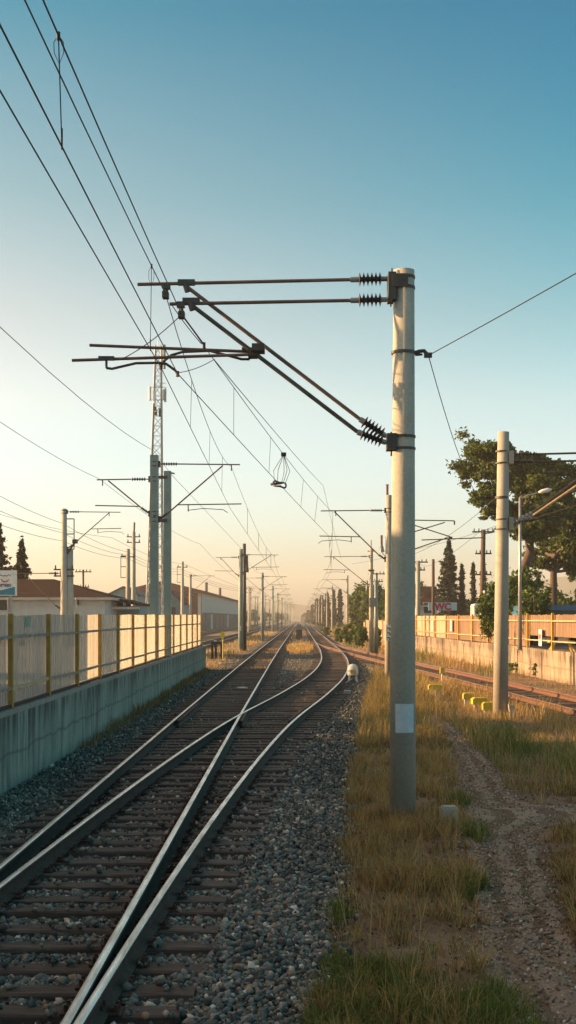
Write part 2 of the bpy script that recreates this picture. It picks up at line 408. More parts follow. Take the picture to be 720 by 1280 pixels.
# rails ------------------------------------------------------
PROF = [(-.07, 0), (.07, 0), (.07, .012), (.012, .028), (.010, .108), (.034, .118), (.036, .142), (.030, .150), (-.030, .150), (-.036, .142), (-.034, .118), (-.010, .108), (-.012, .028), (-.07, .012)]
def rail(parent, name, xf, y0, y1, mats, z0=.03, step=None, dz=0):
    y = y0; pts = []
    while y < y1:
        pts.append(y); y += (step or (.7 if y < 70 else 2 if y < 150 else 20))
    pts.append(y1); n = len(PROF); V = []; Fc = []; mi = []
    for y in pts:
        x = xf(y); d = (xf(y + .3) - xf(y - .3)) / .6; L = math.hypot(1, d); nx_, ny_ = 1 / L, -d / L
        for (u, w) in PROF: V.append((x + u * nx_, y + u * ny_, z0 + w + dz))
    for i in range(len(pts) - 1):
        for j in range(n):
            a = i * n + j; b_ = i * n + (j + 1) % n
            Fc.append((a, a + n, b_ + n, b_)); mi.append(1 if j == 7 else 0)
    return np_obj(name, V, Fc, mats, parent, mi)

SM = [M['rust'], M['steel']]
trk = thing('railway_turnout', 'rusty railway turnout of crossing bright rails on dark timber sleepers in the foreground', 'railway track', (-1.5, 8, 0))
def off(fn, s):
    def g(y):
        d = (fn(y + .4) - fn(y - .4)) / .8
        return fn(y + s * d * .75 * 1.0) + s * .75 / 1.0 * math.sqrt(1 + d * d)
    return g
def straight(x): return lambda y: x
rail(trk, 'rail', off(tc1, -1), 1.5, 900, SM)
rail(trk, 'rail', off(tc1, 1), 1.5, 900, SM)
rail(trk, 'rail', off(divc, -1), 6, 900, SM, dz=.002)
rail(trk, 'rail', off(divc, 1), 6, 900, SM, dz=.001)
# check rails beside the crossing
rail(trk, 'check_rail', lambda y: off(tc1, -1)(y) + .115, 31, 37, [M['rust'], M['rust']], dz=.004)
rail(trk, 'check_rail', lambda y: off(divc, 1)(y) - .115, 31, 37, [M['rust'], M['rust']], dz=.004)
rail(trk, 'wing_rail', lambda y: off(tc1, 1)(y) + .10 + .02 * max(0, y - 34.5), 31, 35.5, [M['rust'], M['rust']], dz=-.006)

def sleeper(parent, x0, x1, y, rot=0, z=.03, j=.02, mat=None):
    mb = MB(); cx = (x0 + x1) / 2; L = x1 - x0; w = .24 + random.uniform(-.015, .02); h = .16
    q = Matrix.Rotation(rot, 3, 'Z'); n = 8; zt = z + random.uniform(-.022, .004)
    vs = []
    for i in range(n + 1):
        u = -L / 2 + L * i / n
        dw = random.uniform(-.008, .008); dz = random.uniform(-.008, .006)
        if i in (0, n): dz -= .006
        for (a, b_) in ((-w / 2 + dw, -h), (-w / 2 + dw, -.014), (-w / 2 + .014 + dw, dz), (w / 2 - .014 + dw, dz), (w / 2 + dw, -.014), (w / 2 + dw, -h)):
            p = q @ Vector((u, a, 0)); vs.append((cx + p.x, y + p.y, zt + b_))
    fs = []
    for i in range(n):
        for k in range(5): fs.append((i * 6 + k, (i + 1) * 6 + k, (i + 1) * 6 + k + 1, i * 6 + k + 1))
    fs.append(tuple(range(5, -1, -1))); fs.append(tuple(n * 6 + k for k in range(6)))
    fs = [tuple(reversed(f)) for f in fs]
    mb.add(vs, fs)
    return mb

def plate(parent, x, y, z):
    mb = MB(); mb.box((x, y, z + .003), (.30, .17, .016))
    for s in (-1, 1):
        mb.box((x + s * .095, y, z + .022), (.045, .10, .03))
        mb.tube([(x + s * .115, y + .05, z + .01), (x + s * .115, y + .05, z + .06)], .014, 6)
        mb.tube([(x + s * .115, y - .05, z + .01), (x + s * .115, y - .05, z + .06)], .014, 6)
    mb.build('tie_plate', M['rust'], parent)

y = 3.2; cnt = 0; sleeper_ys = []; rest = MB()
oL, oR = off(divc, -1), off(divc, 1)
while y < 330:
    sets = []
    if y < 48: sets = [(tc1(y) - 1.32 + random.uniform(-.06, .06), divc(y) + 1.32 + random.uniform(-.07, .07), 0)]
    else:
        sets = [(tc1(y) - 1.3, tc1(y) + 1.3, 0), (divc(y) - 1.3, divc(y) + 1.3, -math.atan((divc(y + .5) - divc(y - .5))) * -1)]
    for (a, b_, r_) in sets:
        mb = sleeper(trk, a, b_, y + random.uniform(-.05, .05), r_ + random.uniform(-.014, .014))
        sleeper_ys.append((a, b_, y))
        if cnt < 98:
            o = mb.build('sleeper', M['sleeper'], trk); cnt += 1
            if 6.5 < y < 22:
                for xr in sorted({round(v_, 3) for v_ in (tc1(y) - .75, tc1(y) + .75, oL(y), oR(y))}): plate(o, xr, y, .032)
        else:
            k = len(rest.v); rest.v += mb.v; rest.f += [tuple(k + i for i in f) for f in mb.f]; rest.m += mb.m
    y += .6 if y < 150 else 1.2
ro = rest.build('distant_sleepers', M['sleeper'], trk); ro['kind'] = 'stuff'

def extra_track(name, label, fn, y0, y1, mats, ysl, loc):
    t = thing(name, label, 'railway track', loc)
    rail(t, 'rail', off(fn, -1), y0, y1, mats); rail(t, 'rail', off(fn, 1), y0, y1, mats)
    y = ysl[0]; c = 0; rest = MB()
    while y < ysl[1]:
        d = (fn(y + .5) - fn(y - .5)); mb = sleeper(t, fn(y) - 1.25, fn(y) + 1.25, y, -d * -1)
        if c < 98: mb.build('sleeper', M['sleeper'], t); c += 1
        else:
            k = len(rest.v); rest.v += mb.v; rest.f += [tuple(k + i for i in f) for f in mb.f]; rest.m += mb.m
        y += ysl[2]
    if rest.v: rest.build('distant_sleepers', M['sleeper'], t)['kind'] = 'stuff'
    return t
extra_track('railway_track', 'rust brown railway track curving past the wall on the right', rtc, -10, 127, [M['rust_brown'], M['steel']], (30, 127, .62), (8, 35, 0))
extra_track('railway_track', 'siding track passing just left of the twin masts', lambda y: -8.9, 95, 800, SM, (95, 300, 1.2), (-8.9, 95, 0))
extra_track('railway_track', 'siding track running beside the long warehouse', lambda y: -15.5, 95, 800, SM, (95, 260, 2.4), (-15.5, 95, 0))

# ------------------------------------------------------------------ stones
ICO = []
t_ = (1 + 5 ** .5) / 2
for a in (-1, 1):
    for b_ in (-t_, t_): ICO += [(a, b_, 0), (0, a, b_), (b_, 0, a)]
ICO = np.array(ICO) / math.sqrt(1 + t_ * t_)
def hull_faces(P):
    fs = []; n = len(P)
    for i in range(n):
        for j in range(i + 1, n):
            for k in range(j + 1, n):
                nrm = np.cross(P[j] - P[i], P[k] - P[i]); d = P @ nrm - P[i] @ nrm
                if (d < 1e-6).all(): fs.append((i, j, k))
                elif (d > -1e-6).all(): fs.append((i, k, j))
    return np.array(fs)
IF = hull_faces(ICO)
def stones(name, pts, size, mat, flat=.7, label=None):
    pts = np.asarray(pts); n = len(pts)
    if not n: return
    s = size * np.clip(rng.lognormal(-.08, .38, n), .4, 2.0)[:, None]
    B = ICO[None] * (1 + rng.uniform(-.40, .40, (n, 12, 1)))
    B = B * np.stack([rng.uniform(.75, 1.25, n), rng.uniform(.6, 1.0, n), rng.uniform(.5, .85, n) * flat / .7], 1)[:, None]
    q = rng.normal(size=(n, 4)); q[:, 1:3] *= .6; q /= np.linalg.norm(q, axis=1)[:, None]
    w, x, y, z = q.T
    Rm = np.stack([np.stack([1 - 2 * (y * y + z * z), 2 * (x * y - z * w), 2 * (x * z + y * w)], 1),
                   np.stack([2 * (x * y + z * w), 1 - 2 * (x * x + z * z), 2 * (y * z - x * w)], 1),
                   np.stack([2 * (x * z - y * w), 2 * (y * z + x * w), 1 - 2 * (x * x + y * y)], 1)], 1)
    Vv = np.einsum('nij,nkj->nki', Rm, B) * (s[:, :, None] * .5) + pts[:, None]
    Ff = (IF[None] + (np.arange(n) * 12)[:, None, None]).reshape(-1, 3)
    o = np_obj(name, Vv.reshape(-1, 3), Ff, mat); o['kind'] = 'stuff'
    if label: o['label'] = label
    return o

pts = []
def on_sleeper(x, y):
    i = round((y - 3.2) / .6); yy = 3.2 + i * .6
    return abs(y - yy) < .125
def rail_near(x, y):
    return min(abs(x - (tc1(y) - .75)), abs(x - (tc1(y) + .75)), abs(x - oL(y)), abs(x - oR(y))) < .085
for (ya, yc, dens, sz) in ((7.3, 13, 1150, .05), (13, 20, 720, .055), (20, 32, 190, .07), (32, 52, 90, .085), (52, 92, 34, .11)):
    area = 5.6 * (yc - ya); n = int(area * dens)
    for _ in range(n):
        y = random.uniform(ya, yc); e = ballast_edge(y); x = random.uniform(wallx(y) + .03, e + .25 * random.random() ** 3)
        if rail_near(x, y): continue
        if y > 52 and not (tc1(y) + 1.2 < x < divc(y) - 1.2 or x > divc(y) + 1.25 or x < tc1(y) - 1.25): continue
        in_sl = y < 50 and tc1(y) - 1.32 < x < divc(y) + 1.32
        z = -.03 + sz * .15 + .02 * mn.noise(Vector((x * 3, y * 3, 9)))
        if in_sl:
            if on_sleeper(x, y):
                if random.random() > .05 + .22 * max(0, mn.noise(Vector((x * 1.1, y * .8, 70)))): continue
                z = .045
            else: z += .012 - .024 + .03 * max(0, mn.noise(Vector((x * 1.5, y * 1.5, 30))))
        else: z += random.uniform(0, .03)
        pts.append((x, y, z))
stones('ballast_stones', pts, .046, M['stone'], label='grey crushed stone ballast around the rails')
pts = []
for _ in range(16000):
    y = random.uniform(7.3, 30); x = random.uniform(path_l(y) - .1, path_r(y) + .1)
    if random.random() < (y - 7) / 40: continue
    pts.append((x, y, hgt(x, y) + .014))
stones('path_pebbles', pts, .024, M['pebble'], .5, 'small pale pebbles on the trodden path')
pts = []
for _ in range(9000):
    y = 7.3 + 30 * random.random() ** 1.5; x = random.uniform(interp(EDGE, y) + .1, interp(EDGE, y) + 5)
    if path_l(y) < x < path_r(y): continue
    pts.append((x, y, hgt(x, y) + .008))
stones('plant_litter', pts, .026, M['litter'], .35, 'brown dead plant litter on the ground beside the path')
# ------------------------------------------------------------------ grass
def blades(name, pts, h, w, mat, label, lean=.5):
    pts = np.asarray([list(q) + [random.uniform(0, 2 * math.pi)] if len(q) == 5 else q for q in pts], dtype=float); n = len(pts)
    if not n: return
    H = h * rng.uniform(.35, 1.25, n); A = rng.uniform(0, 2 * math.pi, n) if pts.shape[1] < 6 else pts[:, 5] + rng.normal(0, .5, n); L = rng.uniform(.1, 1, n) * lean
    if pts.shape[1] > 3: H *= pts[:, 3]
    if pts.shape[1] > 4: w = w * pts[:, 4]
    d = np.stack([np.cos(A), np.sin(A), np.zeros(n)], 1); sd = np.stack([-np.sin(A), np.cos(A), np.zeros(n)], 1)
    # blade faces turn at random
    B = rng.uniform(0, 2 * math.pi, n); sd = np.stack([np.cos(B), np.sin(B), np.zeros(n)], 1)
    W = (w * rng.uniform(.6, 1.3, n))[:, None] / 2
    base = pts[:, :3]; up = np.array([0, 0, 1.0])
    m1 = base + up * (H * .55)[:, None] + d * (H * L * .25)[:, None]
    tp = base + up * (H * (1 - .25 * L))[:, None] + d * (H * L * .85)[:, None]
    Vv = np.stack([base - sd * W, base + sd * W, m1 - sd * W * .75, m1 + sd * W * .75, tp - sd * W * .15, tp + sd * W * .15], 1)
    k = np.arange(n)[:, None] * 6
    Ff = np.concatenate([k + np.array([[0, 1, 3, 2]]), k + np.array([[2, 3, 5, 4]])], 0)
    o = np_obj(name, Vv.reshape(-1, 3), Ff, mat); o['kind'] = 'stuff'; o['label'] = label
    return o

def scatter(n, y0, y1, lf, rf, dens_fn, ypow=1.0, clump=True):
    out = []
    for _ in range(n):
        y = y0 + (y1 - y0) * random.random() ** ypow; a, b_ = lf(y), rf(y)
        if b_ <= a: continue
        x = random.uniform(a, b_)
        if random.random() < dens_fn(x, y): out.append([x, y, hgt(x, y) - .02, 1, 1])
    return out
def tufty(x, y, f=1.2, lo=-.15, hi=.35):
    v = mn.noise(Vector((x * f, y * f * .8, 21))); return max(0, min(1, (v - lo) / (hi - lo)))

# strip between the ballast and the path
def tufts(n, y0, y1, lf, rf, dens_fn, nb, spread, ypow=1.0):
    out = []
    for _ in range(n):
        y = y0 + (y1 - y0) * random.random() ** ypow; a, b_ = lf(y), rf(y)
        if b_ <= a: continue
        x = random.uniform(a, b_)
        if random.random() > dens_fn(x, y): continue
        k = random.uniform(.5, 1.3); z = hgt(x, y) - .015; q = []
        for _ in range(int(nb * random.uniform(.4, 1.4))):
            t = random.uniform(0, 2 * math.pi); r_ = abs(random.gauss(0, spread)) * k
            q.append([x + r_ * math.cos(t), y + r_ * math.sin(t), z, k, .75 + y / 26, t])
        out.append((x, y, q))
    return out
dry, brown, green = [], [], []
def d1(x, y):
    if (x - 1.316) ** 2 + (y - 16.96) ** 2 < .04: return 0
    if 8 < y < 12.5 and x > .95: return .12
    return .10 + .9 * tufty(x, y, 1.0, -.25, .3)
for (x, y, q) in tufts(2900, 7.6, 31, lambda y: ballast_edge(y) - .02, lambda y: path_l(y) + .06, d1, 24, .05, 1.35):
    g = mn.noise(Vector((x * .8, y * .6, 50)))
    if y < 10.4 and x < .95 + .3 * g: tgt = green if random.random() < .55 else (dry if random.random() < .5 else brown)
    elif y < 9.4 and x > 1.05: tgt = green if random.random() < .7 else brown
    elif g > .30 and random.random() < .55: tgt = green
    else: tgt = dry if random.random() < .62 else brown
    tgt.extend(q)
for (x, y, q) in tufts(210, 7.6, 10.0, lambda y: .05, lambda y: .9, lambda x, y: .9, 30, .04) + tufts(120, 7.6, 9.3, lambda y: 1.0, lambda y: 1.5, lambda x, y: .9, 30, .04): green.extend(q)
for (cx_, cy_) in ((gx(600, 15.6), 15.6), (gx(590, 12.6), 12.6), (gx(572, 18.5), 18.5), (gx(420, 11.5), 11.5)):
    for (x, y, q) in tufts(16, cy_ - .4, cy_ + .4, lambda y: cx_ - .14, lambda y: cx_ + .14, lambda x, y: 1, 24, .03): green.extend([[*v[:3], 1.4, v[4], v[5]] for v in q])
for _ in range(26):
    t = random.uniform(0, 2 * math.pi); cx_, cy_ = 1.316 + .24 * math.cos(t), 16.96 + .24 * math.sin(t)
    for (x, y, q) in tufts(1, cy_ - .02, cy_ + .02, lambda y: cx_ - .02, lambda y: cx_ + .02, lambda x, y: 1, 22, .03): (brown if random.random() < .7 else dry).extend([[*v[:3], 1.1, v[4], v[5]] for v in q])
# matted straw lying low over the soil
mat_ = scatter(15000, 7.6, 30, lambda y: ballast_edge(y), lambda y: path_l(y) + .1, lambda x, y: .15 + .85 * tufty(x, y, .8), 1.4)
mat_ = [[*p_[:3], 1, .7 + p_[1] / 26] for p_ in mat_]
blades('dry_grass', mat_, .11, .006, M['straw_dark'], 'flattened matted straw covering the verge soil', 3.0)
# right of the path, near
def d2(x, y):
    if 16.2 < y < 19.5: return .04
    return .15 + .85 * tufty(x, y, 1.5)
for (x, y, q) in tufts(900, 8, 21, lambda y: path_r(y) + .1, lambda y: gx(740, y), d2, 26, .06, 1.2):
    (brown if random.random() < .72 else dry).extend([[*v[:3], v[3] * .85, v[4], v[5]] for v in q])

# tall clumps beyond the branch
def d3(x, y):
    if (x - 5.29) ** 2 + (y - 34.9) ** 2 < .05: return 0
    if abs(x - rtc(y)) < 1.5: return 0
    return .25 + .75 * tufty(x, y, .9)
tall_dry, tall_green = [], []
a = scatter(26000, 19.5, 48, lambda y: max(path_r(y) if y < 33 else 0, ballast_edge(y) + .1), lambda y: min(rtc(y) - 1.35, gx(745, y)), d3, 1.0)
for p in a:
    p[3] = (.6 + .7 * tufty(p[0], p[1], .5)) * (.4 if (27 < p[1] < 37 and 3.9 < p[0] < 5.8) or (34 < p[1] < 43 and 3.4 < p[0] < 5) else 1); p[4] = p[1] / 22
    g = math.exp(-((p[0] - 4.35) / .8) ** 2 - ((p[1] - 25.5) / 4) ** 2)
    if random.random() < g * .85 or (p[1] < 34 and random.random() < .12): tall_green.append(p)
    elif p[1] < 26 and random.random() < .5: brown.append(p)
    else: tall_dry.append(p)
a = scatter(15000, 27, 60, ballast_edge, lambda y: min(max(path_l(y), ballast_edge(y) + 1.6), rtc(y) - 1.4) if y < 36 else min(ballast_edge(y) + 2.2, rtc(y) - 1.4), lambda x, y: .4 + .6 * tufty(x, y), 1)
for p in a:
    p[3] = .8; p[4] = p[1] / 22; (tall_dry if random.random() < .75 else tall_green).append(p)
blades('dry_grass', dry, .27, .0065, M['straw'], 'dry straw coloured grass beside the ballast', 1.3)
blades('brown_grass', brown, .20, .008, M['straw_dark'], 'dead brown grass around the concrete pole', 1.4)
blades('green_grass', green, .17, .008, M['green'], 'low green grass at the near edge of the path', 1.1)
blades('dry_grass', tall_dry, .62, .009, M['straw'], 'tall sunlit golden grass between the path and the tracks', 1.0)
blades('green_grass', tall_green, .60, .010, M['green'], 'tall green weeds beside the path fork', .9)
# few tall thin stalks
st = scatter(170, 8, 24, lambda y: ballast_edge(y) + .05, lambda y: path_l(y), lambda x, y: 1)
blades('dry_grass', [[*p[:3], 1, 1] for p in st], .75, .006, M['straw'], 'single long dry stalks in the verge', .7)
# farther verges
far = []
a = scatter(16000, 58, 160, lambda y: ballast_edge(y) + .1, lambda y: 16, lambda x, y: 0 if abs(x - rtc(y)) < 1.7 and y < 130 else .25 + .75 * tufty(x, y, .35), 1.3)
a2 = scatter(5000, 36, 100, lambda y: rtc(y) + 1.6, lambda y: wr(y) - .1, lambda x, y: .1 + .7 * tufty(x, y, .6), 1.2) if False else []
fg = []
for p in a + a2:
    p[3] = .7 + .6 * tufty(p[0], p[1], .3); p[4] = p[1] / 60
    (far if mn.noise(Vector((p[0] * .2, p[1] * .06, 2))) < .12 else fg).append(p)
a = scatter(9000, 150, 420, lambda y: 4.4, lambda y: 20, lambda x, y: .8, 1.5)
for p in a: p[3] = 1.3; p[4] = 3.5; (far if random.random() < .8 else fg).append(p)
a = scatter(6000, 66, 240, lambda y: -7.2, lambda y: -4.2, lambda x, y: .2 + .8 * tufty(x, y, .3), 1.4)
for p in a: p[3] = .45; p[4] = p[1] / 50; far.append(p)
a = scatter(5200, 96, 122, lambda y: -1.15, lambda y: 1.15, lambda x, y: .9 if (x / 1.05) ** 2 + ((y - 109) / 12) ** 2 < 1 + .4 * mn.noise(Vector((x * 2, y * .4, 0))) else .02)
for p in a: p[2] = -.03; p[3] = .6; p[4] = 2; far.append(p)
a = scatter(1600, 128, 300, lambda y: -1.1, lambda y: 1.0, lambda x, y: .7 * tufty(x, y, .2))
for p in a: p[2] = -.03; p[3] = .5; p[4] = 3; far.append(p)
a = scatter(900, 66, 110, lambda y: -2.9, lambda y: -1.6, lambda x, y: .9 if tufty(x, y, .25) > .6 else 0)
for p in a: p[2] = -.02; p[3] = .22; p[4] = 2; far.append(p)
blades('dry_grass', far, .75, .016, M['straw'], 'low golden grass patches along the tracks farther off', .5)
blades('green_grass', fg, .75, .018, M['green'], 'green weeds along the farther right verge', .5)
# weeds at the foot of the left wall
a = []
for _ in range(2600):
    y = random.uniform(26, 66); a.append([wallx(y) + abs(random.gauss(0, .16)) + .03, y, -.03, .5 + .5 * tufty(3, y, .8), y / 30])
blades('brown_grass', a, .34, .012, M['straw_dark'], 'thin weeds along the foot of the left wall', .6)
a = []
for _ in range(5200):
    y = random.uniform(38, 100); x = 0
    a.append([rtc(y) + 1.6 + 3.0 * random.random() ** .8, y, -.04, .35 + .8 * tufty(9, y, .35), y / 45])
WX = lambda y: 12.95 - .0445 * y
a = [p for p in a if p[0] < WX(p[1]) - .05 and tufty(p[0], p[1], .8) > random.random() * .9]
blades('brown_grass', a, .42, .014, M['straw_dark'], 'scruffy weeds along the foot of the right wall', .6)

# ------------------------------------------------------------------ left wall, platform, fence
w = thing('retaining_wall', 'stained grey concrete platform wall on the left with dark streaks', 'wall', (-4.4, 20, 0))
mb = MB()
ysw = [2] + list(range(4, 68, 4)) + [67]
for a, b_ in zip(ysw[:-1], ysw[1:]):
    x0, x1 = wallx(a), wallx(b_); zz = 1.13
    mb.add([(x0, a, -.3), (x1, b_, -.3), (x1, b_, zz), (x0, a, zz), (x0 - .3, a, -.3), (x1 - .3, b_, -.3), (x1 - .3, b_, zz), (x0 - .3, a, zz)],
           [(0, 1, 2, 3), (4, 7, 6, 5), (3, 2, 6, 7)] + ([(0, 3, 7, 4)] if a == 2 else []) + ([(1, 5, 6, 2)] if b_ == 67 else []))
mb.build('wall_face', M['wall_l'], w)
mb = MB()
for a, b_ in zip(ysw[:-1], ysw[1:]):
    x0, x1 = wallx(a) + .025, wallx(b_) + .025; ze = .0 if b_ != 67 else .03
    mb.add([(x0, a, 1.13), (x1, b_ + ze, 1.13), (x1, b_ + ze, 1.20), (x0, a, 1.20), (x0 - .36, a, 1.13), (x1 - .36, b_ + ze, 1.13), (x1 - .36, b_ + ze, 1.20), (x0 - .36, a, 1.20)],
           [(0, 1, 2, 3), (4, 7, 6, 5), (3, 2, 6, 7), (0, 4, 5, 1)] + ([(0, 3, 7, 4)] if a == 2 else []) + ([(1, 5, 6, 2)] if b_ == 67 else []))
mb.build('coping', M['coping'], w)
mb = MB()
mb.add([(wallx(2) - .34, 2, 1.16), (wallx(67) - .34, 67, 1.16), (-30, 67, 1.16), (-30, 2, 1.16)], [(0, 1, 2, 3)])
mb.add([(wallx(67) - .3, 67, -.3), (wallx(67) - .3, 67, 1.16), (-30, 67, 1.16), (-30, 67, -.3)], [(0, 1, 2, 3)])
structure(mb.build('platform', M['paving']))

fx = lambda y: wallx(y) - .13
fe = thing('platform_fence', 'tall fence of pale ribbed sheets between ochre posts on the left wall', 'fence', (fx(20), 20, 1.2))
PY = [20.4 - 3.2 * k for k in range(5, 0, -1)] + [20.4 + 3.2 * k for k in range(15)]
PY = [p for p in PY if p > 3]
for p in PY:
    zt = 2.66 + .10 * (p - 20) / 45
    m1 = MB(); m1.box((fx(p) + .045, p, (1.2 + zt) / 2), (.07, .085, zt - 1.2)); m1.box((fx(p) + .045, p, 1.206), (.16, .18, .012)); m1.build('post', M['yellow_l'], fe)
for a, b_ in zip(PY[:-1], PY[1:]):
    n = 40; V = []; Fc = []
    for i in range(n * 2 + 1):
        t = i / (n * 2); y = a + .05 + (b_ - a - .1) * t; x = fx(y) - .015 + (.012 if i % 2 else -.012)
        zt = 2.64 + .10 * (y - 20) / 45 + .01 * math.sin(a * 3 + t * 2)
        V += [(x, y, 1.27), (x, y, zt)]
    Fc = [(2 * i, 2 * i + 2, 2 * i + 3, 2 * i + 1) for i in range(n * 2)]
    np_obj('panel', V, Fc, M['sheet'], fe)
    for zr, mt in ((2.30, M['railpaint']), (1.50, M['railwhite'] if 20 < a < 22 else M['railpaint'])):
        z0 = zr + random.uniform(-.012, .012); z1 = zr + random.uniform(-.012, .012)
        MB().beam((fx(a) + .045, a + .045, z0), (fx(b_) + .045, b_ - .045, z1), .04, .05).build('rail', mt, fe)
    MB().beam((fx(a) + .04, a + .045, 1.235), (fx(b_) + .04, b_ - .045, 1.235), .05, .05).build('bottom_rail', M['rust'], fe)
MB().box((gx(37, 22.2), 22.2, 0), (.001, .001, .001))
lb = MB(); yy = 21.9; lb.box((fx(yy) + .012, yy, 2.53), (.012, .34, .17)); lb.build('green_label', simple('green_label', (.22, .36, .28), None, 4, .7), fe)

# ------------------------------------------------------------------ right wall and fence
w = thing('retaining_wall', 'sunlit weathered boundary wall behind the right hand track', 'wall', (WX(50), 50, 0))
mb = MB(); ysr = list(range(-10, 111, 5))
ztop = lambda y: 1.25 + .03 * math.sin(y * .31)
for a, b_ in zip(ysr[:-1], ysr[1:]):
    x0, x1 = WX(a), WX(b_)
    mb.add([(x0, a, -.3), (x1, b_, -.3), (x1, b_, ztop(b_)), (x0, a, ztop(a)), (x0 + .3, a, -.3), (x1 + .3, b_, -.3), (x1 + .3, b_, ztop(b_)), (x0 + .3, a, ztop(a))],
           [(0, 3, 2, 1), (4, 5, 6, 7), (3, 7, 6, 2)] + ([(0, 4, 7, 3)] if a == -10 else []) + ([(1, 2, 6, 5)] if b_ == 110 else []))
mb.build('wall_face', M['wall_r'], w)
mb = MB()
for a, b_ in zip(ysr[:-1], ysr[1:]):     # shallow piers
    if a >= 40: mb.box((WX(a + 2) - .004, a + 2, .45), (.03, .4, 1.3))
mb.build('pier', M['wall_r'], w)
structure(MB().add([(WX(-10) + .3, -10, 1.15), (WX(110) + .3, 110, 1.15), (120, 110, 1.15), (120, -10, 1.15)], [(3, 2, 1, 0)]).add([(WX(110) + .3, 110, 1.15), (WX(110) + .3, 110, -.3), (120, 110, -.3), (120, 110, 1.15)], [(0, 1, 2, 3)]).build('yard_ground', M['ground']))
fe = thing('boundary_fence', 'reed screen fence between bright yellow posts on the sunlit right wall', 'fence', (WX(50), 50, 1.25))
frx = lambda y: WX(y) + .12
PR = [50.6 + 4.8 * k for k in range(-2, 13)]
for k, p in enumerate(PR):
    MB().box((frx(p), p, 2.0), (.10, .11, 1.58)).build('post', M['yellow'], fe)
for k, (a, b_) in enumerate(zip(PR[:-1], PR[1:])):
    n = 34; V = []
    for i in range(n * 2 + 1):
        t = i / (n * 2); y = a + .07 + (b_ - a - .14) * t; x = frx(y) + .11 + (.012 if i % 2 else -.012)
        V += [(x, y, 1.80 if a < 57 else 1.28), (x, y, 2.72 + .035 * mn.noise(Vector((y * 2.2, k, 0))))]
    Fc = [(2 * i, 2 * i + 1, 2 * i + 3, 2 * i + 2) for i in range(n * 2)]
    np_obj('reed_panel' if a < 90 else 'plank_panel', V, Fc, M['reed'] if a < 80 else M['plank'], fe)
    MB().beam((frx(a), a + .06, 2.46), (frx(b_), b_ - .06, 2.46), .05, .05).build('rail', M['railwhite'], fe)
    MB().beam((frx(a), a + .06, 1.62), (frx(b_), b_ - .06, 1.60), .05, .05).build('rail', M['railwhite'], fe)
# plank fence farther away
fe = thing('plank_fence', 'pale vertical plank fence beyond the reed screen', 'fence', (WX(115), 115, 0))
pf = [(8.05, 111), (7.9, 125), (7.9, 140), (7.8, 156), (7.9, 172), (8.5, 190)]
for (xa, ya), (xb, yb_) in zip(pf[:-1], pf[1:]):
    mb = MB(); n = 26
    for i in range(n):
        t = (i + .5) / n; x = xa + (xb - xa) * t; y = ya + (yb_ - ya) * t
        mb.box((x, y, 1.05 + .08 * random.random()), (.04, (yb_ - ya) / n * .93, 2.4 + .15 * random.random()))
    mb.build('plank_panel', M['plank'], fe); MB().box((xa - .05, ya, 1.1), (.12, .12, 2.7)).build('post', M['pole_warm'], fe)

# ------------------------------------------------------------------ cantilever poles
def insulator(mb, a, b_, r=.06, n=7, seg=14, core=.022, mi=0):
    a = Vector(a); b_ = Vector(b_); pts = []; rs = []
    for i in range(n):
        t0 = (i + .15) / n; t1 = (i + .45) / n; t2 = (i + .55) / n; t3 = (i + .9) / n
        for t, rr in ((t0, core), (t1, r), (t2, r), (t3, core)): pts.append(a.lerp(b_, t)); rs.append(rr)
    mb.tube(pts, rs, seg, mi)

def shaft(parent, x, y, z0, zt, r0, r1, mat, n=20, lean=0):
    m1 = MB(); m1.tube([(x, y, z0), (x + lean * .5, y, (z0 + zt) / 2), (x + lean, y, zt)], [r0, (r0 + r1) / 2, r1], n)
    m1.build('shaft', mat, parent, True)

def collar(mb, x, y, z, r, h=.06):
    mb.tube([(x, y, z - h / 2), (x, y, z + h / 2)], r + .012, 18)

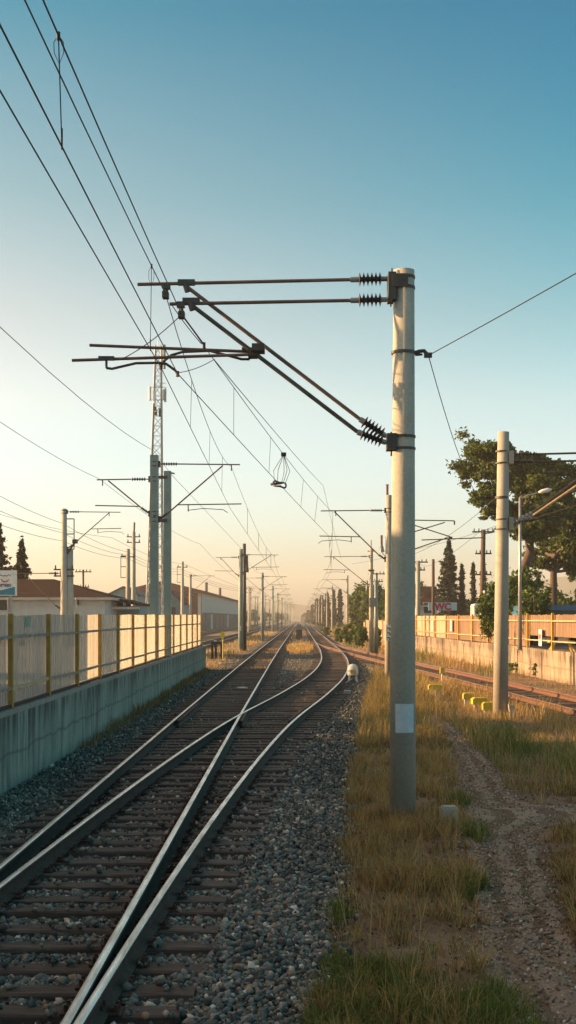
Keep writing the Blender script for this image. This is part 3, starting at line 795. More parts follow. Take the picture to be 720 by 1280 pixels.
def cantilever(p, x, y, s, L, zu, zl, zr, rp, detail=True, reg=True, messenger=.8, steady=True, mat='tube', tr=.022):
    """s = -1 arm to the left, +1 arm to the right"""
    X = lambda u: x + s * u
    n = 10 if detail else 6; k = 1 if detail else .9
    mb = MB(); mb.tube([(X(rp + .62), y, zu), (X(L), y, zu - .02)], tr, n); mb.build('upper_tube', M[mat], p)
    dz_ = L * .80; 
    mb = MB(); a = Vector((X(dz_), y, zu - .05)); b_ = Vector((X(rp + .30), y, zl + .22)); mb.tube([a, b_], tr * 1.1, n); mb.build('diagonal_tube', M[mat], p)
    mb = MB(); insulator(mb, (X(rp + .14), y, zu), (X(rp + .62), y, zu), .062, 6, 12 if detail else 8)
    mb.tube([(X(rp), y, zu), (X(rp + .16), y, zu)], .018, 6)
    mb.build('insulator', M['ins'], p)
    d = (b_ - a).normalized(); c0 = Vector((X(rp + .04), y, zl + .04)); mb = MB()
    insulator(mb, b_, b_.lerp(c0, .9), .062, 5, 12 if detail else 8); mb.tube([b_.lerp(c0, .85), c0], .02, 6); mb.build('insulator', M['ins'], p)
    for zz in (zu, zl + .02):
        mb = MB(); mb.box((X(rp + .02), y, zz), (.07, .12, .20)); collar(mb, x, y, zz - .07, rp, .03); collar(mb, x, y, zz + .07, rp, .03)
        mb.build('bracket', M['tube_dark'], p)
    if reg:
        t = (zu - .05 - zr) / (zu - .05 - zl - .22); q = a.lerp(b_, t)
        mb = MB(); mb.tube([q, (X(L + .05), y, zr + .03)], tr * .9, n); mb.build('registration_tube', M[mat], p)
        if steady:
            hx = q.x + s * .35 * 1; mb = MB()
            mb.tube([(hx, y, zr), (hx, y, zr - .22)], .018, 6)
            mb.tube([(hx, y, zr - .18), (hx + s * .5, y, zr - .12), (hx + s * 1.15, y, zr - .16), (hx + s * 1.3, y, zr - .26)], .013, 6)
            mb.build('steady_arm', M['tube_dark'], p)
    mb = MB(); mb.tube([(X(L * messenger), y, zu - .02), (X(L * messenger), y, zu - .22)], .02, 6); mb.build('wire_clamp', M['tube_dark'], p)

# ---- P1, the big foreground pole
x1, y1 = 1.316, 16.96
p = thing('catenary_pole', 'large round concrete catenary pole in the foreground with a pale blue patch', 'pole', (x1, y1, 0))
shaft(p, x1, y1, -.15, 7.06, .172, .134, M['pole'], 40, .02)
def P(px, py, yy=y1): return at(px, py, yy)
# number patch wrapped on the shaft
V = []; n = 12; rr = .1735
za, zb = gz(916, y1 - .17), gz(880, y1 - .17)
for i in range(n + 1):
    a = -math.pi / 2 - R(41) + R(82 + 8) * i / n + R(2)
    r_ = .1705 - .038 * ((za + zb) / 2 + .15) / 7.2 + .004
    V += [(x1 + .005 + r_ * math.cos(a), y1 + r_ * math.sin(a), za), (x1 + .005 + r_ * math.cos(a), y1 + r_ * math.sin(a), zb)]
np_obj('number_patch', V, [(2 * i, 2 * i + 2, 2 * i + 3, 2 * i + 1) for i in range(n)], M['sticker'], p)
yA, yB = y1 - .10, y1 + .10
jx = P(492, 0).x
mb = MB(); mb.beam(P(489.5, 343), P(489.5, 377), .10, .30)
for yy in (yA, yB):
    mb.tube([(P(489, 0).x, yy, P(0, 338).z), (P(489, 0).x, yy, P(0, 381).z)], .012, 6)
mb.box((P(499, 0).x, y1, P(0, 354).z), (.20, .33, .16))
for py in (347, 360): collar(mb, x1 + .012, y1, gz(py, y1), .140, .035)
mb.build('upper_bracket', M['tube_dark'], p)
mb = MB(); mb.box((P(489, 0).x, y1, P(0, 553).z), (.12, .30, .20))
for py in (546, 561): collar(mb, x1 + .01, y1, gz(py, y1), .149, .03)
mb.tube([(P(489, 0).x, y1, P(0, 540).z), (P(489, 0).x, y1, P(0, 570).z)], .012, 6)
mb.build('lower_bracket', M['tube_dark'], p)
def pt(px, py, yy): q = at(px, py, yy); return q
for (yy, ua, ub, da, db, dc, ra, rb, arm) in (
    (yB, (172, 355.5), (440, 349.5), (233, 358), (450, 524), (487, 548), (112, 431.5), (322, 440), [(312, 449), (302, 449), (262, 438.5), (228, 440), (214, 444), (204, 452), (201, 458)]),
    (yA, (212, 380), (440, 375.5), (239, 381), (447, 540), (487, 555), (90, 450.5), (318, 443), [(133, 460), (140, 461), (170, 454), (200, 453.5), (208, 455), (219, 463), (222, 467)])):
    MB().tube([pt(*ua, yy), pt(*ub, yy)], .023, 12).build('upper_tube', M['tube'], p)
    mb = MB(); i0 = pt(ub[0] + 3, ub[1], yy); i1 = pt(484, ub[1] - 1, yy); j = Vector((jx - .02, yy, i1.z))
    mb.tube([pt(438, ub[1], yy), i0.lerp(i1, .14)], .035, 10, 1)
    insulator(mb, i0.lerp(i1, .1), i0.lerp(i1, .84), .085, 6, 20, .03); mb.tube([i0.lerp(i1, .80), i1], .032, 10, 1); mb.tube([i1, j], .02, 8, 1)
    mb.build('insulator', [M['ins'], M['galv']], p)
    A = pt(*da, yy); B = pt(*db, yy); C = pt(*dc, yy)
    MB().tube([A, B], .025 if yy == yB else .027, 12).build('diagonal_tube', M['tube'] if yy == yB else M['tube_dark'], p)
    mb = MB(); mb.tube([B, B.lerp(C, .2)], .038, 10, 1); insulator(mb, B.lerp(C, .10), B.lerp(C, .78), .085, 6, 20, .03)
    mb.tube([B.lerp(C, .74), B.lerp(C, .88)], .034, 10, 1); mb.tube([B.lerp(C, .86), C], .022, 8, 1); mb.build('insulator', [M['ins'], M['galv']], p)
    mb = MB(); mb.tube([A + Vector((-.02, 0, .06)), A + Vector((.02, 0, -.07))], .04, 8); mb.box(A + Vector((0, 0, .05)), (.22, .07, .07)); mb.build('tube_clamp', M['tube_dark'], p)
    MB().tube([pt(*ra, yy), pt(*rb, yy)], .020, 10).build('registration_tube', M['tube'], p)
    mb = MB(); mb.tube([pt(arm[0][0], arm[0][1] - 12, yy), pt(*arm[0], yy)], .016, 6); mb.box(pt(arm[0][0], arm[0][1] - 12, yy), (.20, .06, .05))
    mb.tube([pt(*q, yy) for q in arm], .017, 8); mb.tube([pt(arm[-1][0], arm[-1][1] - 3, yy), pt(arm[-1][0], arm[-1][1] + 4, yy)], .022, 8); mb.build('steady_arm', M['tube_dark'], p)
mb = MB(); mb.box(pt(323, 436, yA), (.16, .26, .09)); mb.box(pt(316, 442, y1), (.12, .26, .09)); mb.build('tube_joint', M['tube_dark'], p)
for (a, b_, yy) in (((208, 358), (207, 369), yB), ((226, 381), (227, 394), yA)):
    mb = MB(); mb.tube([pt(*a, yy), pt(*b_, yy)], .03, 8); mb.box(pt(a[0], a[1], yy), (.10, .09, .07)); mb.box(pt(b_[0], b_[1], yy), (.08, .14, .08))
    mb.build('wire_clamp', M['tube_dark'], p)
mb = MB(); collar(mb, x1 + .012, y1, gz(441, y1), .145, .035)
c0 = P(519, 441); mb.tube([c0, P(525, 439), P(530, 438.5), P(535, 444)], .026, 8); mb.tube([c0 + Vector((0, 0, -.03)), P(528, 443)], .015, 6)
mb.box(P(535, 444), (.10, .06, .06)); mb.build('side_clamp', M['tube_dark'], p)

# ---- P2
x2, y2 = gx(625.5, 34.9), 34.9
p = thing('catenary_pole', 'sunlit concrete catenary pole near the yellow markers with its arm leaving the picture', 'pole', (x2, y2, 0), None)
shaft(p, x2, y2, -.15, gz(540, y2), .205, .150, M['pole_warm'], 28, .08)
r2 = .16
zu, zl = gz(568.5, y2), gz(655, y2)
for dz_, yy, L in ((0, y2 - .14, 3.0), (-.17, y2 + .14, 3.1)):
    x0_ = x2 + r2 + .10
    MB().tube([(x0_ + .65, yy, zu + dz_), (x0_ + L, yy, zu + dz_ + .06)], .027, 8).build('upper_tube', M['tube_dark'], p)
    mb = MB(); insulator(mb, (x0_ + .1, yy, zu + dz_), (x0_ + .65, yy, zu + dz_), .07, 6, 10); mb.tube([(x0_ - .05, yy, zu + dz_), (x0_ + .15, yy, zu + dz_)], .022, 6); mb.build('insulator', M['ins'], p)
    a = Vector((x0_ + .02, yy, zl + dz_ * .3)); b_ = Vector((x0_ + L * .85, yy, zu + dz_ - .05)); k1 = a.lerp(b_, .22)
    k1.z -= .1
    MB().tube([k1, b_], .030, 8).build('diagonal_tube', M['railwhite'] if dz_ else M['tube'], p)
    mb = MB(); insulator(mb, a.lerp(k1, .15), k1, .07, 5, 10, mi=0); mb.tube([a, a.lerp(k1, .2)], .02, 6); mb.build('insulator', M['galv'], p)
for z in (zu - .08, zl):
    MB().box((x2 + r2 + .11, y2, z), (.12, .34, .34)).build('bracket', M['pole_warm'], p)
mb = MB()
for z in (zu + .09, zu - .22, zl - .14, zl + .12): collar(mb, x2 + .04, y2, z, r2 + .004, .035)
collar(mb, x2 + .04, y2, gz(622, y2), r2 + .01, .06)
mb.tube([at(621, 622, y2), at(615, 626, y2), at(610, 631, y2)], .018, 6)
mb.build('clamp_band', M['tube_dark'], p)
mb = MB(); mb.tube([(x2 + r2 + .1, y2, gz(653, y2)), (8.7, y2 + .2, gz(636, y2))], .02, 6); mb.build('registration_tube', M['tube_dark'], p)

# ---- P3 (right hand row, next)
x3, y3 = gx(486, 52), 52
p = thing('catenary_pole', 'slim catenary pole close behind the big foreground pole with white number plate', 'pole', (x3, y3, 0))
shaft(p, x3, y3, -.1, gz(619, y3), .165, .12, M['pole_warm'], 20)
cantilever(p, x3, y3, -1, 2.68, gz(638, y3), gz(700, y3), gz(671, y3), .12, messenger=.78)
mb = MB(); mb.tube([(x3 - .06, y3, gz(619, y3)), (x3 - .06, y3, gz(606, y3))], .05, 8); mb.tube([(x3 - .12, y3, gz(606, y3)), (x3, y3, gz(606, y3))], .02, 6)
mb.build('top_insulator', M['ins_brown'], p)
mb = MB(); q = at(477, 690, y3); mb.tube([q, q + Vector((0, 0, .28))], [.12, .05], 10, 0); mb.tube([q + Vector((0, 0, .25)), at(477, 669, y3)], .045, 8, 1); mb.tube([at(477, 690, y3), (x3 - .1, y3, gz(697, y3))], .015, 6, 0)
mb.build('surge_arrester', [M['galv'], M['ins_brown']], p)
MB().box((x3, y3 - .17, gz(791, y3)), (.24, .02, .62)).build('number_plate', M['white'], p)
mb = MB()
for zz in (785, 791, 797):
    mb.box((x3 - .03, y3 - .183, gz(zz, y3)), (.10, .004, .04)); mb.box((x3 + .03, y3 - .183, gz(zz + 1.5, y3)), (.04, .004, .10))
mb.build('plate_digits', M['ink'], p)

ORD = ['nearest', 'second', 'third', 'fourth', 'fifth', 'sixth', 'seventh', 'eighth', 'ninth', 'tenth', 'eleventh', 'twelfth']
# ---- P4
x4, y4 = gx(464, 92.7), 92.7
p = thing('catenary_pole', 'thicker twin catenary pole with grey box halfway up, standing right of the curve', 'pole', (x4, y4, 0))
shaft(p, x4, y4, -.1, gz(685, y4), .17, .12, M['pole_warm'], 16)
cantilever(p, x4, y4, -1, 3.3, gz(695.5, y4), gz(732, y4), gz(712.5, y4), .12, True, messenger=.8)
MB().tube([(x4 + .36, y4 + .3, -.1), (x4 + .36, y4 + .3, gz(725, y4))], [.16, .13], 14).build('second_shaft', M['pole_steel'], p, True)
MB().box((x4 + .1, y4 - .2, gz(753, y4)), (.5, .3, .62)).build('control_box', M['box_grey'], p)
mb = MB(); mb.tube([(x4, y4, gz(685, y4)), (x4, y4, gz(675, y4))], .03, 6); mb.box((x4, y4, gz(689, y4)), (.5, .1, .06)); mb.box((x4, y4, gz(713, y4)), (.4, .3, .12)); mb.build('top_fitting', M['ins_brown'], p)

# ---- right row beyond
for k, (xx, yy) in enumerate([(5.6, 156), (5.0, 205), (5.1, 250), (5.0, 300), (5.0, 350), (5.1, 410), (5.1, 470), (5.1, 540), (5.1, 620)]):
    grp = None; lab = f'{ORD[k + 1] if k else "nearest plain"} catenary pole of the receding row right of the two tracks' if k < 4 else 'tiny far catenary pole right of the tracks near the vanishing point'
    p = thing('catenary_pole', lab, 'pole', (xx, yy, 0), 'catenary poles of the right hand row' if k < 4 else 'tiny far catenary poles on the right')
    shaft(p, xx, yy, -.1, 7.6, .17, .12, M['pole_warm'], 8)
    cantilever(p, xx, yy, -1, 3.0, 7.1, 5.5, 6.1, .12, False, steady=k < 3)
for k, (xx, yy) in enumerate([(8.6, 170), (9.3, 215), (9.5, 262), (9.2, 320), (9.6, 390), (9.6, 460)]):
    lab = f'{ORD[k]} bare concrete post in front of the right hand trees' if k < 3 else 'tiny far bare post among the right hand trees'
    p = thing('concrete_post', lab, 'pole', (xx, yy, 0), 'bare posts by the right hand trees')
    shaft(p, xx, yy, -.1, 7.4, .17, .12, M['pole_warm'], 8)
    mb = MB(); mb.box((xx, yy, 6.9), (1.1, .1, .08)); mb.box((xx, yy, 6.3), (.8, .1, .08)); mb.build('cross_arm', M['tube_dark'], p)

# ---- L1 / L2 twin masts on the platform
xl, yl = gx(193, 43.5), 43.5
p = thing('catenary_mast', 'tall grey green mast behind the left fence carrying arms to both sides', 'mast', (xl, yl, 1.16))
mb = MB(); mb.box((xl, yl, (1.16 + gz(569, yl)) / 2), (.26, .26, gz(569, yl) - 1.16)); mb.build('shaft', M['pole_steel'], p)
cantilever(p, xl, yl, 1, 2.82, gz(580, yl), gz(650, yl), gz(631, yl), .14, messenger=.9)
cantilever(p, xl, yl, -1, 1.9, gz(599, yl), gz(643, yl), gz(633, yl), .14, messenger=.9, steady=False)
x_, y_ = gx(209.5, 47), 47
p2 = thing('catenary_mast', 'shorter mast standing just right of the tall grey green mast', 'mast', (x_, y_, 1.16))
mb = MB(); mb.box((x_, y_, (1.16 + gz(589, y_)) / 2), (.25, .25, gz(589, y_) - 1.16)); mb.build('shaft', M['pole_steel'], p2)
MB().box((x_ - .3, y_ - .1, gz(597, y_)), (.6, .1, .10)).build('bracket', M['tube_dark'], p2); MB().box((x_ - .25, y_ - .1, gz(651, y_)), (.5, .12, .12)).build('bracket', M['tube_dark'], p2); MB().tube([(x_ + .1, y_, gz(591, y_)), (x_ + .25, y_, gz(592, y_))], .03, 6).build('wire_clamp', M['tube_dark'], p2)

# ---- left row
LEFT = [(gx(301, 105), 105), (gx(328, 160), 160), (-4.7, 228), (-4.9, 290), (-4.85, 350), (-4.85, 420), (-4.85, 490), (-4.85, 570), (-4.85, 660)]
for k, (xx, yy) in enumerate(LEFT):
    if k == 0: lab = 'twin dark catenary mast left of the straight track with arms on both sides'
    elif k < 4: lab = f'{ORD[k]} single catenary mast behind the dark twin mast left of the straight track'
    else: lab = 'tiny far catenary mast left of the tracks near the vanishing point'
    p = thing('catenary_mast', lab, 'mast', (xx, yy, 0), 'catenary masts of the left hand row' if k < 4 else 'tiny far catenary masts on the left')
    zt = 8.05
    shaft(p, xx, yy, -.1, zt, .19 if k else .22, .15, M['pole_steel'], 10)
    cantilever(p, xx, yy, 1, 3.0, 7.6, 6.1, 6.6, .15, k < 2, steady=k < 3, messenger=.9)
    if k < 3: cantilever(p, xx, yy, -1, 2.4 if k else 2.0, 7.4, 5.9, 6.3, .15, False, steady=False)
    if k == 0:
        MB().tube([(xx + .27, yy + .3, -.1), (xx + .27, yy + .3, 8.5)], [.18, .13], 10).build('second_shaft', M['tube_dark'], p, True)
        mb = MB(); mb.box((xx + .45, yy + .1, 7.2), (.25, .25, .7)); mb.tube([(xx + .5, yy, 6.9), (xx + .5, yy, 6.2)], [.1, .14], 8); mb.build('switch_gear', M['ins'], p)
        MB().box((xx - .03, yy - .225, 1.75), (.14, .02, .4)).build('number_plate', M['white'], p)
    if k == 1:
        MB().tube([(xx - .12, yy - .3, -.1), (xx - .12, yy - .3, 1.9)], .06, 8).build('white_base_post', M['white'], p)

# ---- row of posts along the sidings
def station_mast(xx, yy, zt, lab, opts, z0=-.1, grp='masts along the sidings'):
    p = thing('siding_mast', lab, 'mast', (xx, yy, 0), grp)
    shaft(p, xx, yy, z0, zt, .19, .14, M['pole_warm'] if 'w' in opts else M['pole'], 12)
    if 'ladder' in opts:
        s = opts['ladder']; mb = MB(); a, b_ = zt - .5, zt - 2.0
        for zz in (a, (a + b_) / 2, b_): mb.tube([(xx, yy, zz), (xx + s * .5, yy, zz)], .03, 6)
        mb.tube([(xx + s * .5, yy, a), (xx + s * .5, yy, b_)], .025, 6); mb.build('side_frame', M['tube_dark'], p)
    if 'cross' in opts:
        mb = MB()
        for zz in opts['cross']:
            mb.box((xx, yy, zz), (1.0, .12, .07))
            for s in (-.42, .42): mb.tube([(xx + s, yy, zz), (xx + s, yy, zz + .22)], [.05, .03], 6)
        mb.build('cross_arm', M['tube_dark'], p)
    if 'arm' in opts:
        mb = MB(); mb.tube([(xx, yy, opts['arm']), (xx + .55, yy, opts['arm'] + .75)], .05, 8); mb.box((xx + .55, yy, opts['arm'] + .8), (.25, .2, .2)); mb.build('lamp_arm', M['tube_dark'], p)
    if 'low' in opts: MB().tube([(xx + .22, yy + .2, z0), (xx + .22, yy + .2, opts['low'])], [.24, .2], 12).build('second_shaft', M['pole'], p, True)
    if 'can' in opts: cantilever(p, xx, yy, opts['can'], 2.8, zt - .15, zt - 2.0, zt - 1.0, .14, False, steady=True, reg='noreg' not in opts)
    if 'can2' in opts: cantilever(p, xx, yy, -opts['can2'], 2.4, zt - 3.2, zt - 5.0, zt - 4.2, .14, False, steady=False)
    return p
station_mast(gx(80, 65.5), 65.5, gz(636, 65.5), 'stout mast with side frame standing before the brown roofed house', {'ladder': 1, 'cross': [gz(712, 65.5), gz(720, 65.5)], 'arm': gz(697, 65.5), 'low': gz(687, 65.5), 'can': 1, 'can2': 1}, 1.0)
station_mast(gx(160, 92), 92, gz(686, 92), 'shorter pale mast with small crossbars behind the ribbed fence', {'w': 1, 'ladder': -1, 'cross': [gz(696, 92)]})
station_mast(gx(167, 98), 98, gz(665, 98), 'taller dark mast with spike top behind the ribbed fence', {'cross': [gz(671, 98), gz(678, 98)]})
p = bpy.data.objects['siding_mast.002'] if 'siding_mast.002' in bpy.data.objects else None
if p: MB().tube([(gx(167.5, 98), 98, gz(665, 98)), (gx(168, 98), 98, gz(653, 98))], .07, 6).build('spike', M['ins_brown'], p)
station_mast(gx(228, 127), 127, gz(702, 127), 'mast with small side frame left of the warehouse end', {'ladder': -1, 'cross': [gz(709, 127)]})
station_mast(gx(238, 150), 150, gz(718, 150), 'plain mast directly in front of the warehouse end', {'w': 1, 'can': 1, 'noreg': 1})
for k, (px, yy, hh) in enumerate([(311, 228, 8), (313, 250, 8.2), (322, 330, 8), (331, 300, 7.8), (337, 380, 8), (343, 430, 8), (352, 430, 8.5), (357, 520, 8), (362, 600, 9), (366, 700, 9), (319, 400, 9), (326, 450, 8), (347, 330, 8)]):
    lab = ['dark mast right of the warehouse far end', 'second slim mast right of the warehouse far end'][k] if k < 2 else 'tiny faded mast in the hazy cluster left of the vanishing point'
    station_mast(gx(px, yy), yy, hh, lab, {'can': 1 if k % 2 else -1, 'cross': [hh - .5]} if k % 3 else {'cross': [hh - .4, hh - 1.1]}, grp=None if k < 2 else 'tiny masts in the haze')

# off-frame pole the return wire comes from
p = thing('catenary_pole', 'concrete catenary pole standing beyond the right edge near the viewer', 'pole', (6.0, -1, 0))
shaft(p, 6, -1, -.1, 7.2, .17, .13, M['pole'], 16); cantilever(p, 6, -1, 1, 3, 6.9, 4.6, 5.6, .13, False)

# ------------------------------------------------------------------ wires
def sagline(a, b_, sag, n=16):
    a = Vector(a); b_ = Vector(b_); out = []
    for i in range(n + 1):
        t = i / n; q = a.lerp(b_, t); q.z -= sag * 4 * t * (1 - t); out.append(q)
    return out
def wire(name, label, segs, r, cat='wire', group=None):
    """segs: list of points with sag toward the next point"""
    pts = []
    for (a, sag), (b_, _) in zip(segs[:-1], segs[1:]):
        s = sagline(a, b_, sag, 14); pts += s if not pts else s[1:]
    rs = [r * max(1, 1 + (q.y - 40) / 160) for q in pts]
    o = MB().tube(pts, rs, 6).build(name, M['wire'], None); tag(o, label, cat, group); return o, pts
def on(pts, y):
    for a, b_ in zip(pts[:-1], pts[1:]):
        lo, hi = min(a.y, b_.y), max(a.y, b_.y)
        if lo <= y <= hi and hi > lo: return a.lerp(b_, (y - a.y) / (b_.y - a.y))
V3 = Vector
# contact wires A (turnout) and B (straight)
Apts = [(V3((-1.60, -30, 5.75)), .03), (at(222, 467, yA), .03), (at(411, 670, 52), .03), (V3((2.2, 92.7, 5.9)), .02), (V3((2.3, 156, 5.9)), .02), (V3((2.3, 400, 5.9)), 0)]
Bpts = [(V3((-1.95, -30, 5.8)), .03), (at(201, 459, yB), .0), (at(288, 636, 43.5), .03), (V3((-2.1, 105, 6.25)), .02), (V3((-2.2, 160, 6.2)), .02), (V3((-2.2, 400, 6.2)), 0)]
Cpts = [(V3((-1.62, -30, 6.8)), .55), (at(207, 368, yB), .45), (at(289, 583, 43.5), .5), (V3((-2.1, 105, 7.5)), .6), (V3((-2.2, 160, 7.5)), .5), (V3((-2.2, 400, 7.5)), 0)]
Dpts = [(V3((-1.45, -30, 6.55)), .45), (at(227, 393, yA), .15), (at(416, 641, 52), .4), (V3((2.2, 92.7, 6.8)), .5), (V3((2.3, 156, 6.9)), .5), (V3((2.3, 400, 6.9)), 0)]
oA, pA = wire('contact_wire', 'contact wire over the curving turnout track held by the lower steady arm', Apts, .0064)
oB, pB = wire('contact_wire', 'contact wire over the straight track, lowest line at the left edge', Bpts, .0064)
oC, pC = wire('messenger_wire', 'messenger wire over the straight track clamped under the highest arm', Cpts, .0064)
oD, pD = wire('messenger_wire', 'messenger wire over the turnout track clamped under the second arm', Dpts, .0064)
def dropper(parent, pa, pb, ys, loop=False):
    for y in ys:
        a, b_ = on(pa, y), on(pb, y + .5)
        if a is None or b_ is None: continue
        mb = MB(); mb.tube([a, b_], .0042 * max(1, y / 30), 5)
        if y < 20:
            d = (b_ - a); s = V3((.03, 0, 0))
            mb.tube([a, a + d * .06 + s, a + d * .15 + s, a + d * .25, a + d * .15 - s, a + d * .06 - s, a], .003, 5)
            mb.tube([b_ + V3((0, 0, .12)), b_ - V3((0, 0, .02))], .007, 6); mb.tube([a + V3((0, 0, .02)), a - V3((0, 0, .03))], .012, 6)
        mb.build('dropper', M['wire'], parent)
dropper(oD, pD, pA, [8.2, 22, 28, 37, 43, 60, 72, 84])
dropper(oC, pC, pB, [15.4, 22.5, 29, 36, 56, 70, 84, 96])
# small jumper between the pairs
mb = MB(); mb.tube(sagline(at(227, 393, yA), at(150, 450, 16.6), .05), .006, 5)
tag(mb.build('jumper_wire', M['wire']), 'thin slack jumper wire running left from the second arm clamp', 'wire')
mb = MB(); mb.tube(sagline(at(222, 466, yA), at(268, 449, 17.6), .03), .005, 5)
tag(mb.build('jumper_wire', M['wire']), 'thin jumper wire rising right from the lower steady arm tip', 'wire')
mb = MB(); mb.tube(sagline(at(227, 393, yA), at(255, 431, yB), .0), .011, 5); mb.tube([at(255, 428, yB), at(255, 437, yB)], .02, 6)
mb.tube(sagline(at(214, 380, yA), at(252, 430, yB), .02), .006, 5)
tag(mb.build('bridle_wire', M['wire']), 'short bridle wire from the second arm clamp to the curved registration tube', 'wire')
# out-of-running wire crossing right: third line
wire('overhead_wire', 'thin wire leaving the foreground registration tube toward the far right pole', [(at(268, 450, y1), .05), (at(404, 607, 49), .1), (V3((2.9, 92.7, 6.7)), 0)], .006)
# insulated section loop
yS = 31.0; q1 = on(pD, yS); q0 = on(pA, yS)
s = thing('section_insulator', 'small dark section insulator loop hanging from the wires over the curve', 'insulator', q0)
mb = MB(); 
ring = [q0 + V3((.15 * math.cos(t), .22 * math.sin(t), .085 * math.sin(t) - .03 * math.cos(t) + .02 * math.sin(3 * t))) for t in np.linspace(0, 2 * math.pi, 21)]
mb.tube(ring, .022, 8, cap=False); mb.tube([q0 + V3((-.2, 0, .0)), q0 + V3((.05, .2, .06))], .03, 8); mb.build('runner_loop', M['ins'], s)
mb = MB(); q1 = q1 if q1 is not None else q0 + V3((0, 0, .8))
for a_, b_ in (((-.12, -.1), 0), ((.13, .08), 0), ((.04, .2), 0), ((-.05, -.2), 0), ((.09, -.15), 0)):
    mb.tube([q1, q0.lerp(q1, .45) + V3((a_[0] * 1.5, a_[1], 0)), q0 + V3((a_[0], a_[1], .03))], .007, 5)
mb.box(q1, (.12, .14, .08)); mb.build('hanger_cable', M['wire'], s)

EL = [(V3((-4.9, -8, 7.3)), .4), (at(193, 564, 43.5), .0), (at(213, 592, 47), .0), (at(302, 686, 105), .6), (V3((-4.6, 160, 8.0)), .5), (V3((-4.6, 228, 8.0)), 0)]
EL[0] = (V3((-4.8, -8, 8.2)), .9)
wire('return_wire', 'return wire sloping from the left edge to the tall grey green mast', EL, .007)
wire('overhead_wire', 'thin line at the far left above the sidings, topmost of the thin lines', [(V3((-7.6, 10, 8.3)), .5), (at(125, 599, 50), .3), (at(250, 680, 105), .3), (V3((-8.8, 200, 8)), 0)], .007)
for k, (pa, pb_, lab) in enumerate([((-30, 604), (78, 654), 'thin line reaching the stout mast from the left, upper'),
                                    ((-30, 625), (78, 666), 'thin line reaching the stout mast from the left, middle'),
                                    ((-30, 645), (78, 676), 'thin line reaching the stout mast from the left, lowest')]):
    wire('overhead_wire', lab, [(at(*pa, 40), .1), (at(*pb_, 65.5), .2), (at(160, 690 + 4 * k, 92), .3), (at(228, 712 + 3 * k, 127), .3), (at(300, 735 + 2 * k, 228), 0)], .008)
wire('overhead_wire', 'thin line over the house roof from the left edge', [(at(-10, 640, 60), .15), (at(140, 672, 75), .3), (at(230, 705, 120), .3), (at(330, 742, 250), 0)], .007)
wire('return_wire', 'thin wire from the big pole clamp down to the sunlit pole', [(at(536, 446, y1), .45), (at(610, 631, y2), .3), (at(488, 700, 52), 0)], .006)
wire('return_wire', 'thin wire from the big pole clamp rising to the right edge', [(at(536, 444, y1), .1), (V3((6, -1, 6.1)), 0)], .006)
wire('overhead_wire', 'contact wire crossing behind the sunlit pole at the right edge', [(at(760, 590, 30), .05), (at(640, 650, 60), .1), (at(530, 684, 85), .1), (at(440, 705, 140), 0)], .008)
wire('overhead_wire', 'upper thin wire crossing behind the sunlit pole to the utility pole', [(at(740, 625, 50), .1), (at(600, 664, 88), .2), (at(541, 705, 120), .3), (at(522, 702, 125), 0)], .009)

# ------------------------------------------------------------------ right: extra catenary arms seen left of the sunlit pole
p = thing('catenary_pole', 'catenary pole half hidden behind the big pole with arms reaching right', 'pole', (gx(507, 85), 85, 0))
xx = gx(507, 85)
shaft(p, xx, 85, -.1, gz(640, 85), .17, .13, M['pole_warm'], 12)
for (a, b_, nm) in (((507, 650), (568, 651), 'upper_tube'), ((507, 668), (556, 653), 'diagonal_tube'), ((507, 653), (563, 671), 'upper_tube'), ((507, 690), (560, 672), 'diagonal_tube'), ((527, 675), (607, 672), 'registration_tube')):
    MB().tube([at(*a, 85), at(*b_, 85)], .035, 8).build(nm, M['tube_dark'], p)
MB().tube([at(568, 651, 85), at(568, 656, 85)], .05, 6).build('wire_clamp', M['tube_dark'], p); MB().box(at(563, 672, 85), (.25, .1, .12)).build('wire_clamp', M['tube_dark'], p)

# ------------------------------------------------------------------ utility poles
def utility_pole(px, yy, ptop, lab, mat='pole_warm', arms=(.3, 1.0), lamp=0, r=.14, lean=0, ladder=False):
    xx = gx(px, yy); zt = gz(ptop, yy)
    p = thing('utility_pole', lab, 'pole', (xx, yy, 1.1)); shaft(p, xx, yy, .9, zt, r * 1.25, r, M[mat], 10, lean)
    for k, a in enumerate(arms):
        mb = MB(); mb.box((xx + lean, yy, zt - a), (1.5 if k == 0 else 1.1, .1, .09))
        for s in (-.62, -.3, .3, .62): mb.tube([(xx + lean + s * (1 if k == 0 else .75), yy, zt - a), (xx + lean + s * (1 if k == 0 else .75), yy, zt - a + .24)], [.05, .03], 6)
        mb.build('cross_arm', M['tube_dark'], p)
    if lamp:
        mb = MB(); mb.tube([(xx, yy, zt - .3), (xx + .7, yy, zt - .2), (xx + 1.1, yy, zt + .35)], .04, 6); mb.box((xx + 1.25, yy, zt + .45), (.5, .25, .16)); mb.build('lamp_arm', M['tube_dark'], p)
    return p
utility_pole(602, 88, 662, 'tall utility pole with crossarms and lamp above the reed fence', 'bark', (.15, 1.6, 3.0), 1, .15, .12)
utility_pole(541.5, 110, 699, 'bare wooden post rising behind the WC board', 'bark', (), 0, .12)
utility_pole(522.5, 100, 701, 'utility pole with small insulators just right of the big pole', 'pole_warm', (.1, .7), 0, .16)
utility_pole(104, 120, 712, 'thin distant utility pole behind the brown roofed house', 'tube_dark', (.2, 1.6), 0, .09)
utility_pole(471, 120, 716, 'thin pole with rungs behind the twin pole', 'tube_dark', (.1, .8, 1.5), 0, .08)

